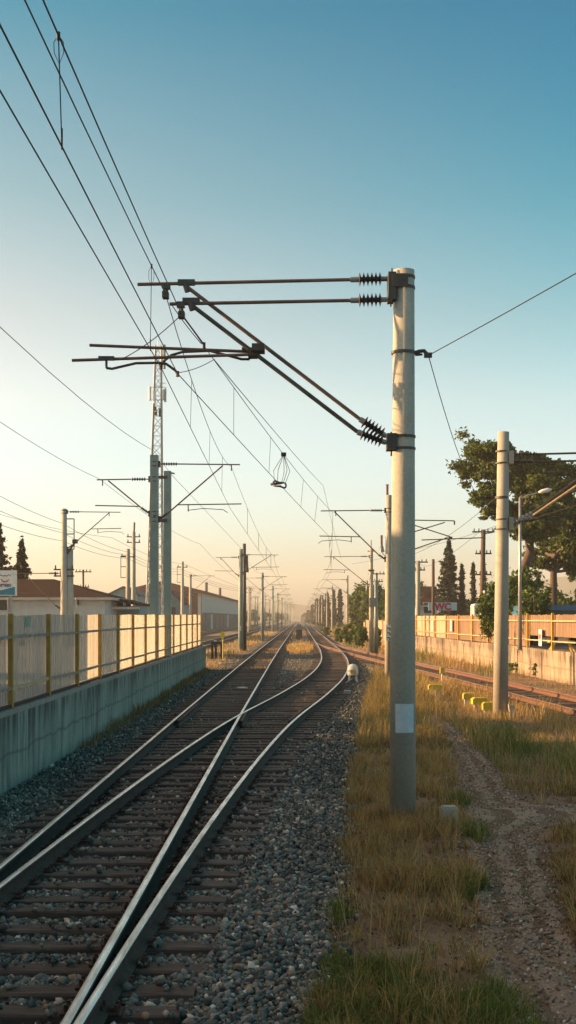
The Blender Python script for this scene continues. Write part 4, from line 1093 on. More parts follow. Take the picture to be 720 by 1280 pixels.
# street lamp
yy = 61; xx = gx(650, yy)
p = thing('street_lamp', 'grey street lamp with long curved arm in front of the umbrella pine', 'street lamp', (xx, yy, 1.1))
MB().tube([(xx, yy, 1.1), (xx, yy, gz(622, yy))], [.10, .06], 12).build('post', M['galv'], p, True)
MB().tube([(xx, yy, gz(624, yy)), at(660, 619, yy), at(675, 615.5, yy)], .035, 8).build('arm', M['galv'], p)
mb = MB(); a, b_ = at(673, 615.5, yy), at(690, 611.5, yy); mb.tube([a, a.lerp(b_, .25), a.lerp(b_, .7), b_], [.04, .10, .11, .03], 10); mb.build('lamp_head', M['white'], p, True)

# ------------------------------------------------------------------ lattice tower
yt = 120; pt_ = thing('lattice_tower', 'tall slim lattice telecom tower carrying pale antenna panels', 'tower', (gx(194, yt), yt, 0))
cx = gx(198, yt); cb = gx(193, yt); ztop = gz(432, yt)
lev = 30; mb = MB(); leg = []
for i in range(lev + 1):
    t = i / lev; h = -.1 + (ztop + .1) * t; wd = (1.55 * (1 - t) + .50 * t) / 2; c_ = cb + (cx - cb) * t
    leg.append([V3((c_ - wd, yt - wd, h)), V3((c_ + wd, yt - wd, h)), V3((c_ + wd, yt + wd, h)), V3((c_ - wd, yt + wd, h))])
for k in range(4): mb.tube([l[k] for l in leg], .065, 6)
mb.build('legs', M['galv'], pt_); mb = MB()
for i in range(lev):
    for k in range(4):
        k2 = (k + 1) % 4
        mb.tube([leg[i][k if i % 2 else k2], leg[i + 1][k2 if i % 2 else k]], .028, 5, cap=False); mb.tube([leg[i][k], leg[i][k2]], .022, 5, cap=False)
mb.build('bracing', M['galv'], pt_)
for (px, py, w_, h_, mt) in ((205, 446, 4.2, 30, 'plaster_b'), (201.5, 446, 2.5, 26, 'plaster'), (187.2, 492, 3.6, 17, 'white'), (193, 496, 3.8, 16, 'white'), (204, 493, 2.2, 13, 'white'), (206.5, 494, 3, 17, 'plaster_b')):
    q = at(px, py, yt - .5); mb = MB(); mb.tube([q - V3((0, 0, h_ * yt / F / 2)), q + V3((0, 0, h_ * yt / F / 2))], w_ * yt / F / 2, 8); mb.build('antenna_panel', M[mt], pt_)
mb = MB()
for (px, py) in ((194, 511), (200, 513), (195, 517), (200, 518)): mb.box(at(px, py, yt - .6), (.22, .2, .36))
mb.build('equipment_box', M['tube_dark'], pt_)
mb = MB()
for py in (484, 500): mb.tube([at(186, py, yt - .4), at(208, py, yt - .4)], .03, 5)
mb.tube([at(197.5, 432, yt), at(197.5, 425, yt)], .03, 5); mb.tube([at(203, 479, yt), at(207, 479, yt)], .03, 5); mb.build('antenna_mount', M['galv'], pt_)

# ------------------------------------------------------------------ buildings on the left
def hip_house(name, lab, x0, x1, ya, yb_, z0, ze, zr, wall, roof, inset, over=.4, fascia=True, wins=()):
    p = thing(name, lab, 'building', ((x0 + x1) / 2, ya, z0))
    mb = MB(); mb.box(((x0 + x1) / 2, (ya + yb_) / 2, (z0 + ze) / 2), (x1 - x0, yb_ - ya, ze - z0)); mb.build('walls', wall, p)
    X0, X1, Y0, Y1 = x0 - over, x1 + over, ya - over, yb_ + over; ym = (ya + yb_) / 2
    mb = MB(); zq = ze + .12
    mb.add([(X0, Y0, zq), (X1, Y0, zq), (X1, Y1, zq), (X0, Y1, zq), (X0 + inset, ym, zr), (X1 - inset, ym, zr)],
           [(0, 1, 5, 4), (1, 2, 5), (2, 3, 4, 5), (3, 0, 4), (3, 2, 1, 0)]); mb.build('roof', roof, p)
    if fascia: MB().box(((X0 + X1) / 2, (Y0 + Y1) / 2, ze + .03), (X1 - X0 + .06, Y1 - Y0 + .06, .16)).build('fascia', M['fascia'], p)
    for (wx, wz, ww, wh) in wins:
        fr = MB().box((wx, ya - .03, wz), (ww + .16, .08, wh + .16)).build('window', M['fascia'], p)
        MB().box((wx, ya - .075, wz), (ww, .02, wh)).build('pane', M['glass'], fr)
    return p
yh = 85
hh = hip_house('station_house', 'low pale station house with brown hipped tile roof behind the left fence', -24, gx(131, yh), yh, yh + 9, 1.1, gz(749, yh), gz(724, yh + 4.5), M['plaster'], M['roof'], 4.6, .5, True,
          [(gx(1, yh), gz(753, yh), .9, 1.0), (gx(97, yh) , gz(753, yh), .22, .3)])
mb = MB(); mb.tube([(gx(12, yh), yh - .56, gz(748, yh)), (gx(12, yh), yh - .12, 1.1)], .05, 6); mb.build('downpipe', M['fascia'], hh)
mb = MB(); mb.tube([(gx(97, yh), yh - .56, gz(748, yh)), (gx(97, yh), yh - .12, 1.1)], .05, 6); mb.build('downpipe', M['fascia'], hh)
# lean-to wing with lower brown roof
p = thing('station_annex', 'low annex with drooping brown roof right of the station house', 'building', (gx(150, 90), 90, 1.1))
MB().box((gx(150, 91), 93, 2.2), (2.8, 5, 2.4)).build('walls', M['plaster_b'], p)
mb = MB(); a0, a1 = gx(112, 88), gx(171, 88)
mb.add([(a0, 88, gz(739, 88)), (a1, 88, gz(754, 88)), (a1, 96, gz(754, 88)), (a0, 96, gz(739, 88)), (a0, 88, gz(742, 88)), (a1, 88, gz(757, 88)), (a1, 96, gz(757, 88)), (a0, 96, gz(742, 88))], [(0, 1, 2, 3), (4, 7, 6, 5), (0, 4, 5, 1), (1, 5, 6, 2), (0, 3, 7, 4)]); mb.build('roof', M['roof'], p)
MB().box((gx(150, 88), 88.2, gz(760, 88)), (2.6, .1, .16)).build('gutter', M['white'], p)

def gable(name, lab, px0, px1, pym, pye, yy, dep, wall, roof, z0=-.1, door=True):
    x0, x1 = gx(px0, yy), gx(px1, yy); ze, zr = gz(pye, yy), gz(pym, yy); xm = (x0 + x1) / 2
    p = thing(name, lab, 'building', (xm, yy, 0)); mb = MB()
    mb.add([(x0, yy, z0), (x1, yy, z0), (x1, yy, ze), (xm, yy, zr), (x0, yy, ze), (x0, yy + dep, z0), (x1, yy + dep, z0), (x1, yy + dep, ze), (xm, yy + dep, zr), (x0, yy + dep, ze)],
           [(0, 1, 2, 3, 4), (9, 8, 7, 6, 5), (1, 6, 7, 2), (0, 4, 9, 5)]); mb.build('walls', wall, p)
    mb = MB(); o_ = .3; t = .12
    for s, xe in ((-1, x0), (1, x1)):
        xo = xe + s * o_; zo = ze - o_ * (zr - ze) / abs(xm - xe)
        mb.add([(xm, yy - .3, zr + .02), (xo, yy - .3, zo + .02), (xo, yy + dep + .3, zo + .02), (xm, yy + dep + .3, zr + .02), (xm, yy - .3, zr + t), (xo, yy - .3, zo + t), (xo, yy + dep + .3, zo + t), (xm, yy + dep + .3, zr + t)],
               [(0, 1, 2, 3), (4, 7, 6, 5), (0, 4, 5, 1), (1, 5, 6, 2), (3, 2, 6, 7)])
    mb.build('roof', roof, p)
    if door:
        d = MB().box(((x0 + x1) / 2 + .5, yy - .03, (z0 + ze) / 2 + .3), ((x1 - x0) * .25, .08, (ze - z0) * .6)).build('door', M['dark_wall'], p)
    return p
gable('shed', 'blue grey gabled shed left of the lattice tower', 136, 172, 734, 743, 150, 12, M['plaster_b'], M['dark_wall'])
gable('shed', 'blue grey gabled shed directly behind the twin masts', 170, 200, 738, 747, 165, 12, M['plaster_b'], M['dark_wall'])
gable('shed', 'low shed with maroon roof right of the twin masts', 194, 227, 738, 753, 178, 14, M['plaster_b'], M['roof_m'])
# warehouse
yw0, yw1, xw = 255, 410, -19.0
p = thing('warehouse', 'long warehouse with pale upper wall and dark base beside the sidings', 'building', (xw, yw0, 0))
xb = -34; ze = 7.6
MB().add([(xw, yw0, 3.6), (xw, yw1, 3.6), (xw, yw1, ze), (xw, yw0, ze), (xb, yw0, 3.6), (xb, yw1, 3.6), (xb, yw1, ze), (xb, yw0, ze)], [(0, 1, 2, 3), (4, 7, 6, 5), (1, 5, 6, 2)]).build('upper_wall', M['metal_w'], p)
MB().box(((xw + xb) / 2 , (yw0 + yw1) / 2, 1.75), (xw - xb - .3, yw1 - yw0 - .3, 3.7)).build('lower_wall', M['dark_wall'], p)
MB().add([(xw + .8, yw0 - 1.5, ze + .1), (xw + .8, yw1 + 1, ze + .1), ((xw + xb) / 2, yw1 + 1, ze + 2.1), ((xw + xb) / 2, yw0 - 1.5, ze + 2.1), (xb - .8, yw0 - 1.5, ze + .1), (xb - .8, yw1 + 1, ze + .1),
          (xw + .8, yw0 - 1.5, ze - .25), (xw + .8, yw1 + 1, ze - .25), (xb - .8, yw0 - 1.5, ze - .25), (xb - .8, yw1 + 1, ze - .25)],
         [(0, 1, 2, 3), (3, 2, 5, 4), (6, 7, 1, 0), (4, 5, 9, 8), (6, 0, 3, 4, 8), (6, 8, 9, 7)]).build('roof', M['roof_m'], p)
MB().box(((xw + xb) / 2 - .2, yw0 - .1, 3.6), (xw - xb - 1.2, .3, 7.0)).build('end_wall', M['roof_m'], p)
MB().box((xw - .4, yw0 - .3, 3.7), (.6, .5, 7.4)).build('corner_column', M['metal_w'], p)
for k in range(9):
    MB().box((xw - .1, yw0 + 14 + 16 * k, 1.7), (.12, 6, 3.2)).build('loading_door', M['metal_w'] if k % 4 == 1 else M['dark_wall'], p)
for (px, pyt, yy) in ((275, 735, 300), (258, 728, 280)):
    tag(MB().box((gx(px, yy), yy, gz(pyt, yy)), (.4, .4, .4)).v and MB().tube([(gx(px, yy), yy, ze), (gx(px, yy), yy, gz(pyt, yy) )], .3, 8).build('roof_vent', M['dark_wall'], p), None)

# unseen building added off frame to shade the foreground
p = thing('shade_building', 'tall pale unseen building added beyond the left edge to shade the foreground', 'building', (-18, 10, 1.16))
MB().box((-18.5, 6.1, 4.2), (13, 46.2, 6.1)).build('walls', M['plaster'], p)
MB().add([(-11.6, -17.5, 7.25), (-11.6, 29.3, 7.25), (-18.5, 29.3, 8.8), (-18.5, -17.5, 8.8), (-25.5, -17.5, 7.25), (-25.5, 29.3, 7.25)], [(0, 1, 2, 3), (3, 2, 5, 4), (0, 3, 4), (1, 5, 2), (0, 4, 5, 1)]).build('roof', M['roof'], p)
p3 = thing('shade_block', 'narrow flat roofed unseen block added beyond the left edge to shade the fence', 'building', (-13.5, 32.8, 1.16))  # unseen block added so a gap of sun and a shaded stretch reach the fence
MB().box((-13.4, 32.9, 3.7), (2.8, 3.6, 5.1)).build('walls', M['plaster_b'], p3); MB().box((-13.4, 32.9, 6.33), (3.0, 3.9, .16)).build('roof', M['dark_wall'], p3)
MB().box((-11.97, 32.9, 2.2), (.06, 1.0, 2.0)).build('door', M['dark_wall'], p3)
for k in range(9):
    f_ = MB().box((-11.97, -14 + 4.8 * k, 3.2), (.1, 1.6, 2.2)).build('window', M['fascia'], p); MB().box((-11.9, -14 + 4.8 * k, 3.2), (.06, 1.4, 2.0)).build('pane', M['glass'], f_)

# billboard
yb_ = 62; p = thing('billboard', 'white billboard with red smile emblem and teal wave at the left edge', 'sign', (gx(2, yb_), yb_, 1.1))
bx0, bx1, bz0, bz1 = gx(-24, yb_), gx(21, yb_), gz(744.5, yb_), gz(713, yb_)
MB().box(((bx0 + bx1) / 2, yb_, (bz0 + bz1) / 2), (bx1 - bx0, .12, bz1 - bz0)).build('board', M['white'], p)
for xx in (bx0 + .3, bx1 - .3): MB().box((xx, yb_ + .12, (1.1 + bz1) / 2 - .2), (.08, .08, bz1 - 1.1)).build('leg', M['galv'], p)
def bb(px, py): return (gx(px, yb_), yb_ - .066, gz(py, yb_))
wv = [(-23, 742)] + [(-23 + 42 * t / 12, 738.8 + (-1.0 - 3.2 * (t / 12) ** 2 + 1.4 * math.sin(t / 12 * 4))) for t in range(13)] + [(19, 743.7), (-23, 743.7)]
MB().add([bb(*q) for q in wv], [tuple(range(len(wv)))]).build('teal_wave', M['teal'], p)
def arc(px, py, r, a0, a1, wdt, mat, nm):
    mb = MB(); vs = []; n = 12
    for i in range(n + 1):
        a = R(a0 + (a1 - a0) * i / n); k = math.sin(math.pi * i / n) * .5 + .5
        for rr_ in (r - wdt * k / 2, r + wdt * k / 2): q = bb(px + rr_ * math.cos(a), py - rr_ * math.sin(a)); vs.append((q[0], q[1] - .01, q[2]))
    mb.add(vs, [(2 * i, 2 * i + 1, 2 * i + 3, 2 * i + 2) for i in range(n)]); mb.build(nm, mat, p)
arc(6.5, 722.3, 5, 200, 340, 1.7, M['logo_red'], 'smile_arc')
for q in ((1.5, 723.5), (6.5, 724), (11.5, 723.2)): arc(q[0], q[1] - 2, 2.6, 20, 160, 1.1, M['logo_blue'], 'emblem_arc')
def text(body, loc, size, mat, parent, name, rx=90):
    cu = bpy.data.curves.new(name, 'FONT'); cu.body = body; cu.size = size; cu.extrude = .012; cu.align_x = 'CENTER'; cu.offset = size * .05
    o = bpy.data.objects.new(name, cu); col.objects.link(o); o.data.materials.append(mat)
    dg = bpy.context.evaluated_depsgraph_get(); me = bpy.data.meshes.new_from_object(o.evaluated_get(dg))
    bpy.data.objects.remove(o); o = bpy.data.objects.new(name, me); col.objects.link(o)
    if not me.materials: me.materials.append(mat)
    o.parent = parent; o.location = Vector(loc) - origin(parent); o.rotation_euler = (R(rx), 0, 0); return o
text('erano', bb(6, 733.3), .26, M['logo_blue'], p, 'lettering')

# WC board and kiosk
yk = 112; p = thing('toilet_kiosk', 'small kiosk topped by a pale blue board with red WC letters', 'building', (gx(553, yk), yk, 1.1))
x0, x1 = gx(535.5, yk), gx(571, yk)
MB().box(((x0 + x1) / 2, yk + 1.6, 1.9), (x1 - x0 - .2, 3, 1.7)).build('walls', M['plaster'], p)
MB().box(((x0 + x1) / 2, yk, gz(758, yk)), (x1 - x0, .12, 10 * yk / F)).build('sign_board', M['blue_sign'], p)
text('WC', (gx(553.5, yk), yk - .08, gz(762.2, yk)), .80, M['red'], p, 'lettering')
# house behind
hip_house('cottage', 'cottage with reddish brown roof behind the WC board', gx(520, 135), gx(547, 135), 135, 145, 0, gz(758, 135), gz(733, 140), M['plaster'], M['roof'], 3.0, .4, True, [(gx(536, 135), gz(760, 135), 1, 1)])

# vehicles behind the right fence (roofs show over it)
def van(name, lab, px, yy, w_, ptop, mat, ln=2.2):
    xx = gx(px, yy); zt = gz(ptop, yy); p = thing(name, lab, 'van', (xx, yy, 1.15)); L = w_
    mb = MB(); prof = [(-L / 2, 1.55), (-L / 2, zt - .16), (-L / 2 + .05, zt - .05), (-L / 2 + .2, zt), (L / 2 - .7, zt), (L / 2 - .3, zt - .12), (L / 2, zt - .85), (L / 2, 1.55)]
    n = len(prof); vs = [(xx + a, yy - .95, z) for a, z in prof] + [(xx + a, yy + .95, z) for a, z in prof]
    mb.add(vs, [tuple(range(n)), tuple(range(2 * n - 1, n - 1, -1))] + [(i, i + n, (i + 1) % n + n, (i + 1) % n) for i in range(n)]); mb.build('body', mat, p)
    MB().box((xx + .1, yy, zt - .48), (L - 1.6, 1.93, .42)).build('side_windows', M['glass'], p)
    for s in (-1, 1):
        for q in (-.8, .8): MB().tube([(xx + s * L * .32, yy + q - .1, 1.5), (xx + s * L * .32, yy + q + .1, 1.5)], .34, 14).build('wheel', M['rubber'], p)
van('parked_van', 'white van roof showing over the reed fence left of the bush', 628, 92, 4.2, 754.5, M['vehicle_w'])
van('parked_van', 'blue van roof showing over the reed fence under the pine', 693, 70, 4.2, 756.5, M['vehicle_b'])

# picnic table behind fence posts
yq = 56; cx0 = gx(702, yq)
p = thing('picnic_table', 'yellow wooden picnic table with splayed legs seen under the raised reed screen', 'table', (cx0, yq, 1.15))
MB().box((cx0, yq, 1.58), (1.1, .5, .06)).build('table_top', M['picnic'], p)
for s in (-1, 1):
    for t in (-1, 1): MB().beam((cx0 + s * .28 + t * .02, yq + t * .12, 1.56), (cx0 + s * .50, yq + t * .3, 1.15), .08, .07).build('leg', M['picnic'], p)

# white notices inside the right fence
for (px, yy, w_, h_, lab, redmark) in ((638.5, 57.5, .22, .72, 'white notice board with red mark beside the sunlit pole', 1), (569, 90, .24, .7, 'left white notice on the reed fence under the WC board', 0), (587, 82, .22, .7, 'right white notice on the reed fence near the bush', 0)):
    xx = frx(yy) - .04; p = thing('notice_board', lab, 'sign', (xx, yy, 1.25))
    zc = gz(797, yy) if redmark else gz(782, yy)
    MB().box((xx, yy, max(1.25 + h_ / 2, zc)), (.03, w_ * 3, h_)).build('board', M['white'], p)
    if redmark: MB().box((xx - .02, yy, zc + .05), (.012, .4, .22)).build('red_mark', M['logo_red'], p)

# ------------------------------------------------------------------ small trackside things
def marker(px, py, yy, w_, h_, lab, rz=0):
    q = at(px, py, yy); p = thing('yellow_marker', lab, 'marker', (q.x, yy, 0), 'yellow capped marker stakes')
    mb = MB(); mb.box((q.x, yy, q.z), (w_, .26, h_), rz); mb.box((q.x, yy, q.z + h_ * .5 + .012), (w_ * .8, .2, .025), rz); mb.build('cap', M['bright_yellow'], p)
    for s in (-.25, .25): MB().box((q.x + s * w_, yy, q.z / 2 - h_ / 4), (.08, .1, q.z - h_ / 2 + .08)).build('stake', M['white'], p)
marker(611, 883, 36.2, .35, .19, 'yellow capped marker nearest the sunlit pole')
marker(599, 876.5, 36.9, .42, .16, 'wide yellow capped marker, middle of the three by the sunlit pole', .1)
marker(585.5, 870.5, 38.5, .32, .16, 'yellow capped marker left of the three by the sunlit pole')
marker(543.5, 859, 42, .42, .14, 'low flat yellow marker just right of the big pole')
q = at(552.8, 838, 50); p = thing('yellow_topped_stake', 'thin white stake with small yellow head right of the big pole', 'marker', (q.x, 50, 0))
MB().box(q, (.17, .17, .24)).build('head', M['bright_yellow'], p); MB().tube([(q.x, 50, -.1), (q.x, 50, q.z)], .035, 8).build('stake', M['white'], p)
# concrete stub by P2, concrete marker by P1, litter
p = MB(); q = V3((x2 + .32, y2 - .3, .1)); p.add([q + V3(v_) for v_ in ((-.1, -.1, -.2), (.14, -.1, -.2), (.14, .1, -.2), (-.1, .1, -.2), (-.16, -.09, .22), (-.02, -.09, .2), (-.02, .09, .2), (-.16, .09, .22))], [(3, 2, 1, 0), (4, 5, 6, 7), (0, 1, 5, 4), (1, 2, 6, 5), (2, 3, 7, 6), (3, 0, 4, 7)])
tag(p.build('concrete_stub', M['pole_warm']), 'small leaning concrete stub at the foot of the sunlit pole', 'concrete stub')
q = V3((gx(561, 16.9), 16.9, 0)); p = MB(); p.box(q + V3((0, 0, .04)), (.21, .2, .26), .1); p.box(q + V3((0, 0, .175)), (.17, .16, .03), .1)
tag(p.build('concrete_marker', M['pole']), 'small grey concrete block marker right of the big pole base', 'marker stone')
q = V3((gx(513, 9.25), 9.25, hgt(gx(513, 9.25), 9.25))); p = MB(); p.tube([q + V3((0, 0, .02)), q + V3((0, 0, .045)), q + V3((.004, 0, .075)), q + V3((0, 0, .10))], [.022, .021, .008, .004], 10)
tag(p.build('bottle_top', M['sticker'], None, True), 'small pale blue plastic bottle top lying near the green grass', 'litter')
lit = [((303, 860), .22, 'white paper scrap between the straight rails'), ((283, 829), .6, 'pale concrete slab lying left of the straight track')]
for (px, py), s_, lab in lit:
    Y = CH * F / (py - VY); o = MB().box((gx(px, Y), Y, .0), (s_ * 1.3, .5, .06), .3); tag(o.build('paper_scrap' if 'paper' in lab else 'concrete_slab', M['white'] if 'paper' in lab else M['coping']), lab, 'litter' if 'paper' in lab else 'slab')

# white point lantern by the curve
yl_ = 53.5; xx = gx(441, yl_); p = thing('point_lantern', 'white domed point lantern on short legs beside the curving rail', 'signal', (xx, yl_, 0))
prof = [(.0, .72), (.12, .70), (.19, .62), (.22, .5), (.22, .3), (.20, .26)]
mb = MB(); mb.tube([(xx, yl_, z) for r_, z in reversed(prof)], [max(.01, r_) for r_, z in reversed(prof)], 16); mb.build('hood', M['white'], p, True)
for s in (-1, 1):
    for t in (-1, 1): MB().beam((xx + s * .13, yl_ + t * .1, .27), (xx + s * .17, yl_ + t * .13, -.05), .07, .07).build('leg', M['white'], p)
MB().beam((xx - .05, yl_ - .1, .12), (xx - .35, yl_ - 1.3, .0), .05, .04).build('throw_bar', M['galv'], p)
mb = MB(); mb.box((xx, yl_ - .2, .42), (.22, .05, .16)); mb.build('lens_plate', M['picnic'], p)
q = V3((gx(434.5, 44.6), 44.6, 0)); tag(MB().box(q + V3((0, 0, .04)), (.22, .25, .2)).build('cable_box', M['galv']), 'small dark metal cable box in the ballast below the lantern', 'box')
# cabinet between tracks
yc_ = 158; xx = gx(374, yc_); p = thing('signal_cabinet', 'dark signal cabinet with grey top standing between the two tracks', 'cabinet', (xx, yc_, 0))
MB().box((xx, yc_, .55), (.72, .6, 1.2)).build('body', M['black'], p); mb = MB(); mb.box((xx, yc_, 1.42), (.62, .5, .54)); mb.box((xx, yc_, 1.74), (.40, .4, .12)); mb.build('head', M['box_grey'], p)
# black frame + yellow disc
yf = 83; p = thing('point_machine_frame', 'black open frame box standing beside the end of the left wall', 'frame', (gx(271, yf), yf, 0))
for px in (265.5, 269.8, 277): MB().box((gx(px, yf), yf, .5), (.14, .16, 1.0)).build('leg', M['black'], p)
MB().box((gx(271, yf), yf, 1.02), (.70, .4, .16)).build('top', M['black'], p); MB().box((gx(269, yf), yf, 1.13), (.15, .15, .1)).build('cap', M['white'], p)
xx = gx(278.5, 82); p = thing('yellow_signal_disc', 'yellow oval disc on a thin post beside the black frame', 'signal', (xx, 82, 0))
MB().tube([(xx, 82, -.1), (xx, 82, gz(797, 82))], .03, 8).build('post', M['bright_yellow'], p)
a = [(xx - .02 + .13 * math.cos(t), 82, gz(794, 82) + .24 * math.sin(t)) for t in np.linspace(0, 2 * math.pi, 17)[:-1]]
mb = MB(); mb.add([(q[0], q[1] - .03, q[2]) for q in a] + [(q[0], q[1] + .03, q[2]) for q in a], [tuple(range(16)), tuple(range(31, 15, -1))] + [(i, i + 16, (i + 1) % 16 + 16, (i + 1) % 16) for i in range(16)]); mb.build('disc', M['bright_yellow'], p)
tag(MB().tube([(gx(285, 95), 95, -.1), (gx(285, 95), 95, .25)], [.12, .09], 8).build('yellow_stub', M['bright_yellow']), 'short yellow stub post behind the yellow disc', 'marker')

# ------------------------------------------------------------------ trees
def leaf_cloud(clumps, per, size, flat=1.0, aspect=1.0):
    """clumps: (centre, radius xyz); leaf quads through each clump's volume, denser at the skin"""
    Vs = []
    C = np.array([c for c, r in clumps]); Rr = np.array([r for c, r in clumps]); n = len(clumps) * per
    ci = np.repeat(np.arange(len(clumps)), per)
    d = rng.normal(size=(n, 3)); d /= np.linalg.norm(d, axis=1)[:, None]
    rad = np.minimum(np.abs(rng.normal(size=n)) * .62 + .15, 1.7)
    pos = C[ci] + d * rad[:, None] * Rr[ci]
    a = rng.normal(size=(n, 3)); a /= np.linalg.norm(a, axis=1)[:, None]
    b_ = np.cross(a, rng.normal(size=(n, 3))); b_ /= np.linalg.norm(b_, axis=1)[:, None]
    s = size * rng.uniform(.5, 1.4, n)[:, None]
    V = np.stack([pos - a * s * aspect, pos - b_ * s * .5, pos + a * s * aspect, pos + b_ * s * .5], 1)
    return V.reshape(-1, 3), np.arange(n * 4).reshape(-1, 4)

def limb(mb, a, b_, r0, r1, wob=.15, n=5):
    a = V3(a); b_ = V3(b_); pts = []; L = (b_ - a).length
    for i in range(n + 1):
        t = i / n; q = a.lerp(b_, t)
        if 0 < i < n: q += V3((random.uniform(-1, 1), random.uniform(-1, 1), random.uniform(-.5, .5))) * wob * L * .2
        pts.append(q)
    mb.tube(pts, [r0 + (r1 - r0) * i / n for i in range(n + 1)], 8)

def pine(lab, trunk, clumps_px, yy, per, size, r0=.4):
    base = trunk[0]; p = thing('pine_tree', lab, 'tree', (base[0], base[1], base[2]))
    mb = MB(); mb.tube(trunk, [r0 * (1 - .55 * i / (len(trunk) - 1)) for i in range(len(trunk))], 12); mb.build('trunk', M['bark'], p, True)
    cl = []; br = MB()
    for (px, py, rx, ry) in clumps_px:
        c = at(px, py, yy + random.uniform(-3, 3)); rx_, rz_ = rx * yy / F, ry * yy / F
        for _ in range(20):
            d = V3((random.gauss(0, .55), random.gauss(0, .5), random.gauss(0, .48)))
            k = random.uniform(.18, .56)
            cl.append(((c.x + d.x * rx_, c.y + d.y * rx_ * 1.2, c.z + d.z * rz_), (rx_ * k, rx_ * k, rz_ * k * .7)))
        s = min(trunk[2:], key=lambda t: (V3(t) - c).length + (5 if t[2] > c.z else 0)); limb(br, s, c, .13, .04)
    br.build('branches', M['bark'], p, True)
    V, Fq = leaf_cloud(cl, per, size); np_obj('crown', V, Fq, M['pine'], p)
Y = 74
tr = [at(664, 790, Y), at(656, 745, Y), at(653, 715, Y), at(663, 690, Y), at(659, 660, Y), at(650, 640, Y), at(656, 610, Y), at(668, 590, Y)]
tr[0].z = 1.0
pine('big umbrella pine with leaning trunk spreading above the right fence', tr,
     [(592, 570, 20, 22), (610, 562, 20, 16), (588, 590, 14, 12), (612, 592, 16, 12), (606, 622, 17, 10), (618, 640, 16, 10), (612, 612, 12, 10), (645, 578, 18, 12), (665, 574, 22, 12), (640, 600, 14, 12),
      (690, 585, 24, 14), (712, 592, 20, 16), (668, 610, 22, 14), (655, 625, 18, 12), (678, 630, 18, 12), (640, 655, 12, 8), (680, 600, 20, 14), (650, 590, 14, 10), (628, 560, 12, 10), (700, 615, 24, 14), (690, 640, 24, 14), (672, 655, 20, 12), (645, 640, 14, 12), (655, 668, 16, 8)], Y, 150, .12, .34)
Y = 80
tr = [at(692, 790, Y), at(692, 745, Y), at(692, 715, Y), at(693, 695, Y), at(697, 670, Y), at(704, 650, Y)]; tr[0].z = 1.0
pine('second pine at the right edge with straight dark trunk', tr,
     [(680, 665, 18, 12), (705, 655, 20, 14), (728, 640, 22, 18), (712, 680, 20, 12), (676, 690, 13, 10), (700, 700, 14, 8), (668, 704, 8, 7), (725, 670, 18, 14), (716, 712, 8, 10), (735, 610, 22, 16), (686, 640, 16, 10), (695, 680, 16, 10), (690, 655, 16, 10), (712, 630, 18, 14), (710, 700, 12, 8), (682, 705, 10, 7)], Y, 170, .12, .26)

def conifer(lab, px, pb, ptop, wpx, yy, narrow=False, z0=1.0, mat='conifer', name='conifer_tree', per=26, z_base=None):
    xx = gx(px, yy); zt = gz(ptop, yy); W = wpx * yy / F / 2
    p = thing(name, lab, 'tree', (xx, yy, z0))
    MB().tube([(xx, yy, z0 - .3), (xx + .1, yy, z0 + (zt - z0) * .5), (xx, yy, zt - .3)], [W * .13 + .06, W * .08 + .05, .03], 8).build('trunk', M['bark'], p, True)
    cl = []; H = zt - z0; n = 95 if not narrow else 60
    for i in range(n):
        t = (i / n) ** .85; rr = W * ((1 - t) ** (.8 if not narrow else .45)) * random.uniform(.5, 1.2) * (min(1, .5 + t * 4) if narrow else 1)
        a = i * 2.4 + random.uniform(-.4, .4)
        if narrow: cl.append(((xx + rr * .45 * math.cos(a), yy + rr * .45 * math.sin(a), z0 + H * (.02 + .96 * t)), (rr * .55 + .06, rr * .55 + .06, H * .035 + .1)))
        else:
            for k in (.35, .7, 1.0):
                cl.append(((xx + rr * k * math.cos(a), yy + rr * k * math.sin(a), z0 + H * (.04 + .94 * t) - .10 * rr * k * 1.5 + .04 * H * k * .5), (rr * .26 + .05, rr * .26 + .05, H * .014 + .05)))
    cl.append(((xx, yy, zt - .2), (.05, .05, .35)))
    V, Fq = leaf_cloud(cl, per, .13 * max(1, yy / 100), aspect=1.1); np_obj('crown', V, Fq, M[mat], p)
conifer('tallest dark conifer behind the WC board', 561, 764, 676, 46, 125)
conifer('dark conifer second from the left behind the WC board', 577.5, 764, 707, 15, 125, True)
conifer('very narrow cypress between the dark conifers', 591.5, 764, 704, 11, 128, True)
conifer('dark cypress directly right of the tall utility pole', 604.5, 764, 704, 15, 122, True)
conifer('narrow dark cypress under the second pine', 692, 764, 712, 14, 100, True)
conifer('large dark spreading conifer at the left edge above the billboard', -4, 764, 648, 66, 95, False, 1.0, per=34)
conifer('smaller ragged conifer right of the billboard', 27, 764, 676, 42, 90, False, 1.0)

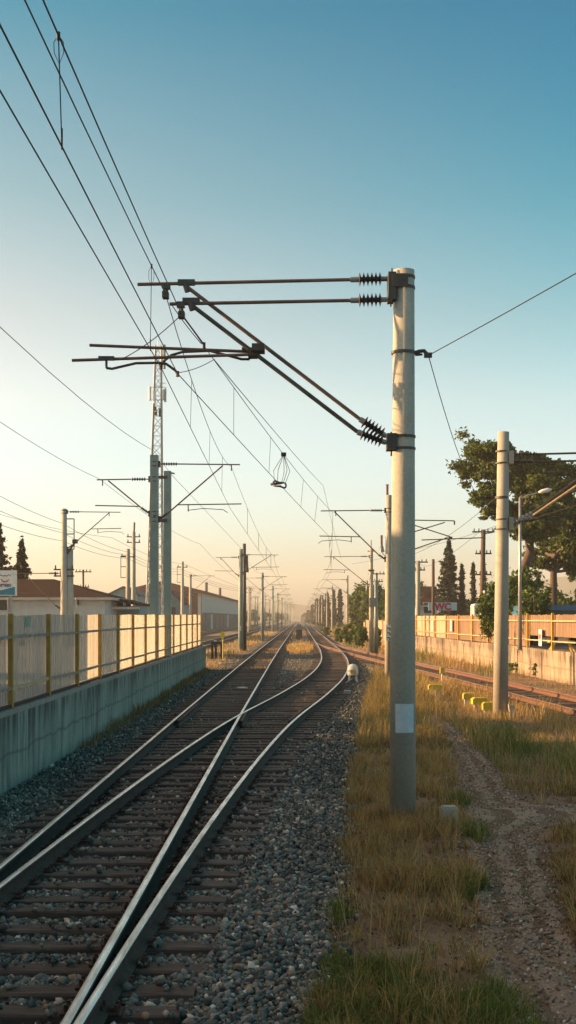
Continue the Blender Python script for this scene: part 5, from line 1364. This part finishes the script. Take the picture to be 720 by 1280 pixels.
def bushy(name, lab, cx, cy, w_, d_, z0, h, mat, nclump, per, size, cat='tree', trunk=True, flowers=0):
    p = thing(name, lab, cat, (cx, cy, z0)); cl = []
    if trunk:
        mb = MB(); limb(mb, (cx, cy, z0 - .2), (cx, cy, z0 + h * .6), .05 * h, .02 * h)
        for _ in range(5): limb(mb, (cx, cy, z0 + h * .3), (cx + random.uniform(-.35, .35) * w_, cy + random.uniform(-.3, .3) * d_, z0 + h * random.uniform(.6, .85)), .02 * h, .01 * h)
        mb.build('trunk' if h > 3 else 'stem', M['bark'], p, True)
    for _ in range(nclump):
        while True:
            u = V3((random.uniform(-1, 1), random.uniform(-1, 1), random.uniform(-1, 1)))
            if u.length < 1: break
        k = random.uniform(.14, .30)
        cl.append(((cx + u.x * w_ * .40, cy + u.y * d_ * .40, z0 + h * .54 + u.z * h * .38), (w_ * k * .55, w_ * k * .55, h * k * .42)))
    V, Fq = leaf_cloud(cl, per, size); np_obj('crown' if h > 3 else 'foliage', V, Fq, M[mat], p)
    if flowers:
        mb = MB()
        for _ in range(flowers):
            q = V3((cx + random.uniform(-.4, .4) * w_, cy - d_ * .35, z0 + h * random.uniform(.4, .85))); mb.tube([q - V3((.06, 0, 0)), q, q + V3((.06, 0, 0))], [.02, .09, .02], 6)
        mb.build('blossoms', M['flower'], p)
bushy('oleander_bush', 'leafy green bush with white blossoms leaning over the reed fence', gx(613, 66), 66, 1.7, 2.0, 1.1, gz(722, 66) - 1.1, 'leaf', 40, 150, .075, 'bush', False, 7)
bushy('oleander_bush', 'sprig of the leafy hedge hanging over the fence beside the utility pole', gx(603, 62) , WX(62) * 0 + 62, 1.0, 1.0, 2.1, gz(745, 62) - 1.9, 'leaf', 16, 90, .07, 'bush', False)
bushy('broadleaf_tree', 'dark leafy tree directly under the umbrella pine', gx(648, 72), 72, 3.6, 3, 1.1, gz(700, 72) - 1.1, 'leaf', 60, 100, .13)
bushy('broadleaf_tree', 'loose leafy shrub tree between the lamp and the second pine', gx(672, 68), 68, 2.4, 2.4, 1.1, gz(722, 68) - 1.1, 'leaf', 26, 90, .12)
bushy('olive_tree', 'pale olive green tree at the right edge behind the fence', gx(712, 84), 84, 3.4, 3, 1.1, gz(733, 84) - 1.1, 'leaf', 40, 90, .13)
# green mass right of the two tracks
for k, (px, yy, wpx, ptop, lab) in enumerate([(470, 158, 44, 727, 'tallest rounded green tree of the group beyond the plank fence'), (447, 165, 30, 736, 'green tree left end of the group beyond the plank fence'), (489, 150, 34, 732, 'dark green tree showing right behind the slim pole'), (456, 180, 34, 727, 'green tree rising at the back of the plank fence group'), (524, 150, 34, 726, 'dark green tree behind the reddish cottage'), (500, 165, 30, 738, 'green tree hidden mostly by the big pole'), (585, 160, 60, 748, 'low green tree line behind the dark cypresses')]):
    bushy('broadleaf_tree', lab, gx(px, yy), yy, wpx * yy / F, 6, 0, gz(ptop, yy), 'leaf', 60, 90, .28)
for k, (px, yy, wpx, ptop, lab) in enumerate([(436, 118, 18, 778, 'low round bush beside the far catenary pole'), (424, 130, 15, 783, 'small bush left of the low round bush'), (470, 100, 16, 782, 'small weedy bush at the plank fence foot'), (450, 108, 20, 780, 'spreading green bush in the right verge'), (408, 190, 14, 783, 'far small bush at the right verge')]):
    bushy('bush', lab, gx(px, yy), yy, wpx * yy / F, 2, -.1, max(.9, gz(ptop, yy) + .1), 'leaf', 26, 80, .12, 'bush', False)
bushy('bush', 'small dark bush at the foot of the right wall', gx(650, 62), 62, 1.3, 1, -.1, .75, 'leaf', 16, 60, .06, 'bush', False)
bushy('bush', 'small weedy bush at the wall foot near the right edge', gx(676, 58), 58, 1.0, 1, -.1, .8, 'leaf', 16, 60, .06, 'bush', False)
# far tree row on the right
for k, (px, yy, wpx, ptop) in enumerate([(425, 260, 10, 738), (417, 300, 9, 738), (409, 300, 12, 741), (402, 360, 11, 745), (396, 420, 9, 750), (391, 500, 9, 757), (386, 600, 8, 764), (381, 700, 8, 768)]):
    lab = f'{ORD[k]} dark conifer of the far row right of the tracks' if k < 4 else 'tiny faded conifer at the far end of the right row'
    conifer(lab, px, 780, ptop, wpx, yy, True, 0, per=22)
    bpy.data.objects[[o.name for o in col.objects if o.name.startswith('conifer_tree')][-1]]
for k, (px, yy, wpx, ptop) in enumerate([(318, 500, 20, 762), (332, 560, 24, 763), (345, 620, 20, 765), (306, 460, 18, 763), (358, 760, 16, 766)]):
    o = bushy('broadleaf_tree', 'blurred far tree in the haze left of the vanishing point', gx(px, yy), yy, wpx * yy / F, 8, 0, gz(ptop, yy), 'leaf', 26, 50, .5)
for o in list(col.objects):
    if o.get('label', '').startswith('blurred far tree'): o['group'] = 'far trees in the haze'
    if o.get('label', '').startswith('tiny faded conifer'): o['group'] = 'far conifers in the haze'
hip_house('far_house', 'tiny pinkish sunlit house at the vanishing point', gx(376, 640), gx(386, 640), 640, 650, 0, gz(771, 640), gz(767, 645), simple('pink_plaster', (.62, .42, .32), None, 1, .9), M['roof'], 1.5, .3, False)
hip_house('far_house', 'small yellowish house among the far right trees', gx(408, 330), gx(416, 330), 330, 338, 0, gz(772, 330), gz(769, 334), simple('yellow_plaster', (.62, .50, .25), None, 1, .9), M['roof'], .8, .3, False)

# hills
V = []; n = 120
for i in range(n + 1):
    x = -650 + 1300 * i / n; px = VX + x * F / 1400
    h = 8 + 20 * (.5 + .5 * mn.noise(V3((x * .004, 0, 7)))) + 32 * math.exp(-((px - 740) / 150) ** 2) + 6 * mn.noise(V3((x * .02, 3, 7)))
    V += [(x, 1330, -2), (x, 1400, h * .9), (x, 1480, h * .5 + 4)]
structure(np_obj('hills', V, [(3 * i + j, 3 * i + 3 + j, 3 * i + 4 + j, 3 * i + 1 + j) for i in range(n) for j in range(2)], M['hill'], smooth=True))

# ------------------------------------------------------------------ haze
bpyv = MB().box((0, 720, 25), (1500, 1640, 52)); hz = bpyv.build('haze', [])
m = bpy.data.materials.new('air_haze'); m.use_nodes = True; nt = m.node_tree
for nn in list(nt.nodes):
    if nn.type != 'OUTPUT_MATERIAL': nt.nodes.remove(nn)
pv = nt.nodes.new('ShaderNodeVolumePrincipled'); pv.inputs['Color'].default_value = (.93, .90, .86, 1); pv.inputs['Density'].default_value = .0005
pv.inputs['Anisotropy'].default_value = .25
nt.links.new(pv.outputs[0], nt.nodes['Material Output'].inputs['Volume']); hz.data.materials.append(m); hz['kind'] = 'stuff'

# ------------------------------------------------------------------ light, sky, camera
ELEV, AZ = R(15.5), R(-85)         # azimuth from +Y, negative to the left
sd = V3((math.sin(AZ) * math.cos(ELEV), math.cos(AZ) * math.cos(ELEV), math.sin(ELEV)))
sun = bpy.data.lights.new('sun', 'SUN'); sun.energy = 5.0; sun.angle = R(.6); sun.color = (1, .56, .25)
so = bpy.data.objects.new('sun', sun); col.objects.link(so); so.rotation_euler = (-sd).to_track_quat('-Z', 'Y').to_euler()
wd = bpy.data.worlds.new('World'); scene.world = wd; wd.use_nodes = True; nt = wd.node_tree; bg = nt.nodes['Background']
sk = nt.nodes.new('ShaderNodeTexSky'); sk.sky_type = 'NISHITA'; sk.sun_disc = False; sk.sun_elevation = ELEV; sk.sun_rotation = AZ % (2 * math.pi)
sk.air_density = 1.0; sk.dust_density = 2.2; sk.ozone_density = 1.3
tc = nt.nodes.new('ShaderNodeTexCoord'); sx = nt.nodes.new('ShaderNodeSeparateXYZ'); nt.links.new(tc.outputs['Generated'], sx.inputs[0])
tint = ramp(nt, sx.outputs['Z'], [(0, (.95, 1.04, 1.16)), (.07, (.96, 1.04, 1.13)), (.16, (1.04, .98, .86)), (.22, (.80, .82, .69)), (.30, (.42, .66, .58)), (.42, (.07, .47, .50)), (.52, (.35, .50, .42)), (.64, (1.40, 1.04, .64)), (1, (1.40, 1.04, .64))])  # dome above the view is warmed and brightened as added fill light
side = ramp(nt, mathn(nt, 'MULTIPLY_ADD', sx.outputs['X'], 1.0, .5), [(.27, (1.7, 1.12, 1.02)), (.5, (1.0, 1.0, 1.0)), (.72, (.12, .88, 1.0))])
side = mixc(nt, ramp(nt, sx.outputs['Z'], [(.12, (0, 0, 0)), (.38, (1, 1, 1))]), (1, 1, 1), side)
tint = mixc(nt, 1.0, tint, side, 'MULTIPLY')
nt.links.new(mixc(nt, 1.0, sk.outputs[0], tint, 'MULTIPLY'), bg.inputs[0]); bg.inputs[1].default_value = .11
cam = bpy.data.cameras.new('camera'); co = bpy.data.objects.new('camera', cam); col.objects.link(co); scene.camera = co
co.location = (0, 0, CH); co.rotation_euler = (R(90), 0, 0)
cam.sensor_width = 36; cam.sensor_fit = 'AUTO'; cam.lens = 36 * F / 1280; cam.shift_x = (360 - VX) / 1280; cam.shift_y = (VY - 640) / 1280
cam.clip_start = .1; cam.clip_end = 5000
vs_ = scene.view_settings; vs_.view_transform = 'Standard'; vs_.look = 'None'; vs_.gamma = 1; vs_.exposure = 1.5; vs_.use_curve_mapping = False
scene.cycles.volume_max_steps = 64; scene.cycles.max_bounces = 8; scene.cycles.transparent_max_bounces = 12
